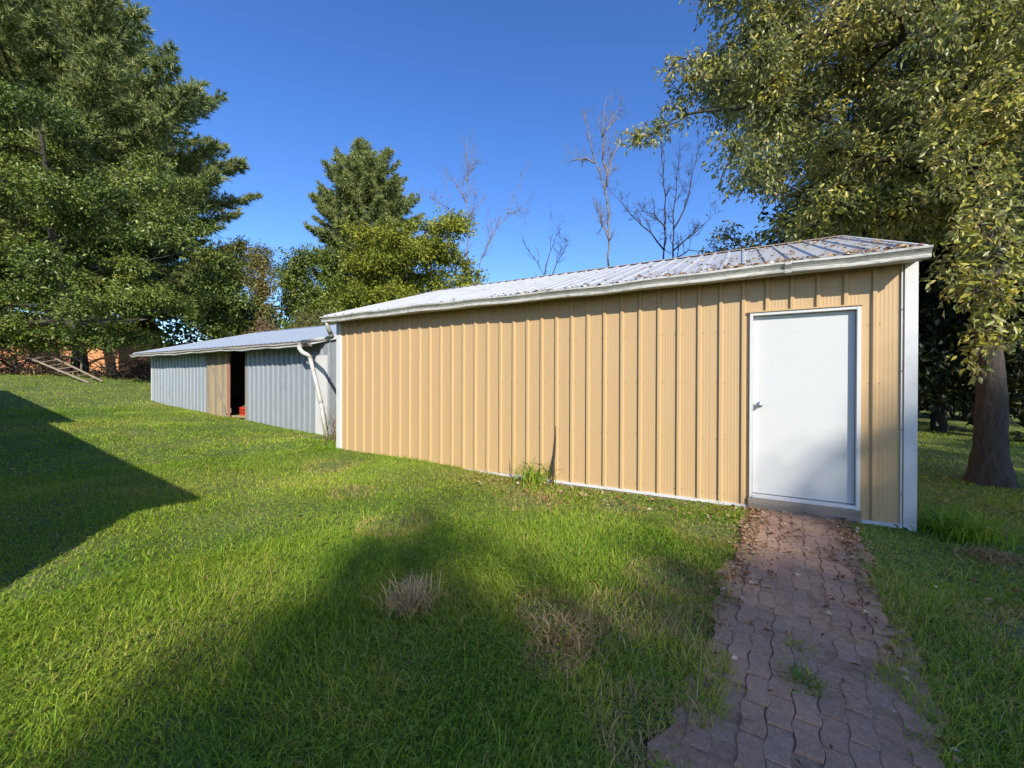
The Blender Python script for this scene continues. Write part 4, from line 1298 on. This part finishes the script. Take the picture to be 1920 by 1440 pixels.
p = gpt(775, 1145); tuft('dry_grass_tuft', 'bleached dry straw tuft standing in the shaded green lawn', p[0], p[1], 420, .10, .24, .0034, MT['straw'], .065, .75, 1, .75)
p = gpt(1075, 1200); tuft('dry_grass_patch', 'flattened tan dead grass patch between the straw tuft and the path', p[0], p[1], 380, .06, .14, .0034, MT['straw'], .10, 1.6, 2, .35)['kind'] = 'stuff'
p = gpt(1865, 1050); tuft('dry_grass_patch', 'brown dead grass patch in the lawn beyond the shed corner', p[0], p[1], 300, .05, .12, .004, MT['straw'], .11, 1.7, 3, .15)['kind'] = 'stuff'
p = gpt(1035, 893); tuft('weed_clump', 'long bladed weed clump growing against the tan wall base', p[0], WALL_Y - .12, 130, .2, .5, .006, MT['grass'], .13, 1.0, 4, .5)
p = gpt(1780, 985); tuft('long_grass_clump', 'long drooping grass clump at the foot of the white corner trim', 1.78, 5.35, 420, .2, .42, .0045, MT['grass'], .13, 1.2, 5, .38)
p = gpt(1500, 1290); tuft('path_weed', 'green grass tuft sprouting from the middle joint of the path', p[0], p[1], 150, .05, .12, .003, MT['grass'], .035, 1.3, 6, .25)
p = gpt(1495, 1225); tuft('path_weed', 'sparse olive grass sprig in the path joint beyond the green tuft', p[0], p[1], 70, .04, .10, .003, MT['grass'], .04, 1.4, 7, .6)
p = gpt(1528, 1048); tuft('path_weed', 'yellow dry grass sprig on the path near the door sill', p[0], p[1], 40, .05, .12, .0035, MT['straw'], .03, 1.5, 8, .7)
p = gpt(626, 838); tuft('dry_weed', 'brown dry weed stalks in the gap between the two sheds', -7.6, 6.3, 160, .4, 1.1, .01, MT['brownbush'], .22, .45, 9, .5, 'weeds')

# stick leaning on the wall behind the weed clump
b = MB(); b.tube([(-2.27, WALL_Y - .10, .02), (-2.29, WALL_Y - .07, .22), (-2.275, WALL_Y - .035, .42), (-2.262, WALL_Y - .028, .66), (-2.263, WALL_Y - .026, .82)], [.013, .020, .011, .006, .004], 7)
tag(b.build('dead_vine', MT['bark_dark'], None, True), 'dark dead vine stem climbing the tan wall from the weed clump', 'vine')

# broad weeds in the lawn
r = np.random.default_rng(77); PP, AA, LL = [], [], []
for k in range(340):
    d = r.uniform(1.5, 6.5); a = math.radians(r.uniform(-54, 30)) + YAW
    x, y = -d * math.sin(a), d * math.cos(a)
    if y > WALL_Y - .2 or (abs(path_coord(x, y)[1]) < PW / 2 + .05): continue
    z = float(gz(x, y))
    nl = int(r.integers(3, 7)); sz = r.uniform(.014, .03)
    hh = r.uniform(.03, .09)
    for j in range(nl):
        t = r.uniform(0, 6.28)
        PP.append((x + r.normal(0, .02), y + r.normal(0, .02), z + hh)); AA.append((math.cos(t), math.sin(t), r.uniform(-.2, .5))); LL.append(sz * r.uniform(.8, 1.2))
n = len(PP); LL = np.array(LL)
v, T, ti = leaf_tris(np.array(PP), np.array(AA), np.tile([0, 0, 1.], (n, 1)) + r.normal(0, .15, (n, 3)), LL, LL * .75, r.uniform(0, 1, n), .12)
tag(link('lawn_weeds', tri_mesh('lawn_weeds', v, T, ti), MT['weed']), 'broad leaved weeds and clover scattered in the grass', 'weeds', kind='stuff')

PP, AA, LL = [], [], []
r = np.random.default_rng(78)
for k in range(2600):
    if k % 14 == 0:
        d = r.uniform(1.6, 5.5); a = math.radians(r.uniform(-8, 54)) + YAW if r.random() < .7 else math.radians(r.uniform(-54, 0)) + YAW
        ccx, ccy = -d * math.sin(a), d * math.cos(a)
    x, y = ccx + r.normal(0, .16), ccy + r.normal(0, .16)
    if y > WALL_Y - .1 or abs(path_coord(x, y)[1]) < PW / 2: continue
    z = float(gz(x, y)) + r.uniform(.03, .085); t0 = r.uniform(0, 6.28); sz = r.uniform(.011, .02)
    for j in range(3):
        t = t0 + j * 2.09; PP.append((x, y, z)); AA.append((math.cos(t), math.sin(t), r.uniform(-.1, .3))); LL.append(sz)
n = len(PP); LL = np.array(LL)
v, T, ti = leaf_tris(np.array(PP), np.array(AA), np.tile([0, 0, 1.], (n, 1)) + r.normal(0, .2, (n, 3)), LL, LL * 1.0, r.uniform(0, 1, n), .08)
tag(link('clover_patch', tri_mesh('clover_patch', v, T, ti), MT['weed']), 'low round leaved clover patches in the lawn', 'clover', kind='stuff')

# fallen leaves: on path and lawn, on the roof, in the gutter
def litter(name, P, N_, size, seed, parent=None, **kw):
    r = np.random.default_rng(seed); n = len(P); t = r.uniform(0, 6.28, n)
    A = np.stack([np.cos(t), np.sin(t), r.normal(0, .15, n)], -1)
    A = A - N_ * (A * N_).sum(1, keepdims=True) * .85
    ll = size * r.uniform(.5, 1.25, n)
    v, T, ti = leaf_tris(P, A, N_ + r.normal(0, .3, (n, 3)), ll, ll * r.uniform(.4, .8, n), r.uniform(0, 1, n), .3)
    return tag(link(name, tri_mesh(name, v, T, ti), MT['litter'], parent), **kw)


r = np.random.default_rng(8)
n = 900
s_ = plen - np.abs(r.normal(0, 1.3, n)); c_ = np.where(r.random(n) < .6, np.sign(r.normal(0, 1, n)) * (PW / 2 - np.abs(r.normal(0, .07, n))), r.uniform(-.5, .5, n))
X = PB[0] + pd[0] * s_ + pn[0] * c_; Y = PB[1] + pd[1] * s_ + pn[1] * c_
ok = (Y < WALL_Y - .08) & (Y > 1); X, Y = X[ok], Y[ok]
litter('path_leaves', np.stack([X, Y, gz(X, Y) + .045], -1), np.tile([0, 0, 1.], (len(X), 1)), .045, 3, label='small brown fallen leaves scattered over the paver path', cat='leaves', kind='stuff')
X = np.concatenate([r.uniform(-3.5, 0, 330), r.uniform(1.1, 4.2, 260)]); Y = np.concatenate([WALL_Y - .12 - np.abs(r.normal(0, .4, 330)), r.uniform(3, 8.5, 260)])
litter('lawn_leaves', np.stack([X, Y, gz(X, Y) + .05], -1), np.tile([0, 0, 1.], (len(X), 1)), .055, 4, label='dry fallen leaves on the grass along the tan wall and under the maple', cat='leaves', kind='stuff')
n = 520
X = 1.45 - np.abs(r.normal(0, 1.5, n)); t = np.where(r.random(n) < .45, np.abs(r.normal(0, .05, n)), r.uniform(0, 1, n) ** 1.2)
Y = EAVE_Y + (RIDGE_Y - EAVE_Y) * t; Z = EAVE_Z + RS * (Y - EAVE_Y) + .022
litter('roof_leaves', np.stack([X, Y, Z], -1), np.tile(unit(np.array([0, -RS, 1.])), (n, 1)), .06, 5, label='brown fallen leaves strewn on the pale roof end under the maple', cat='leaves', kind='stuff')
n = 420
X = np.concatenate([r.normal(-.9, .35, 110), r.normal(.5, .3, 90), r.normal(-2.6, .4, 90), r.uniform(-5, 1.4, 130)])
P = np.stack([X, WALL_Y - .285 + r.uniform(.0, .07, n), np.full(n, GUT_Z + .10) + r.uniform(0, .03, n)], -1)
litter('gutter_leaves', P, np.tile([0, 0, 1.], (n, 1)), .045, 6, label='reddish brown leaf clumps filling the tan shed gutter', cat='leaves', kind='stuff')
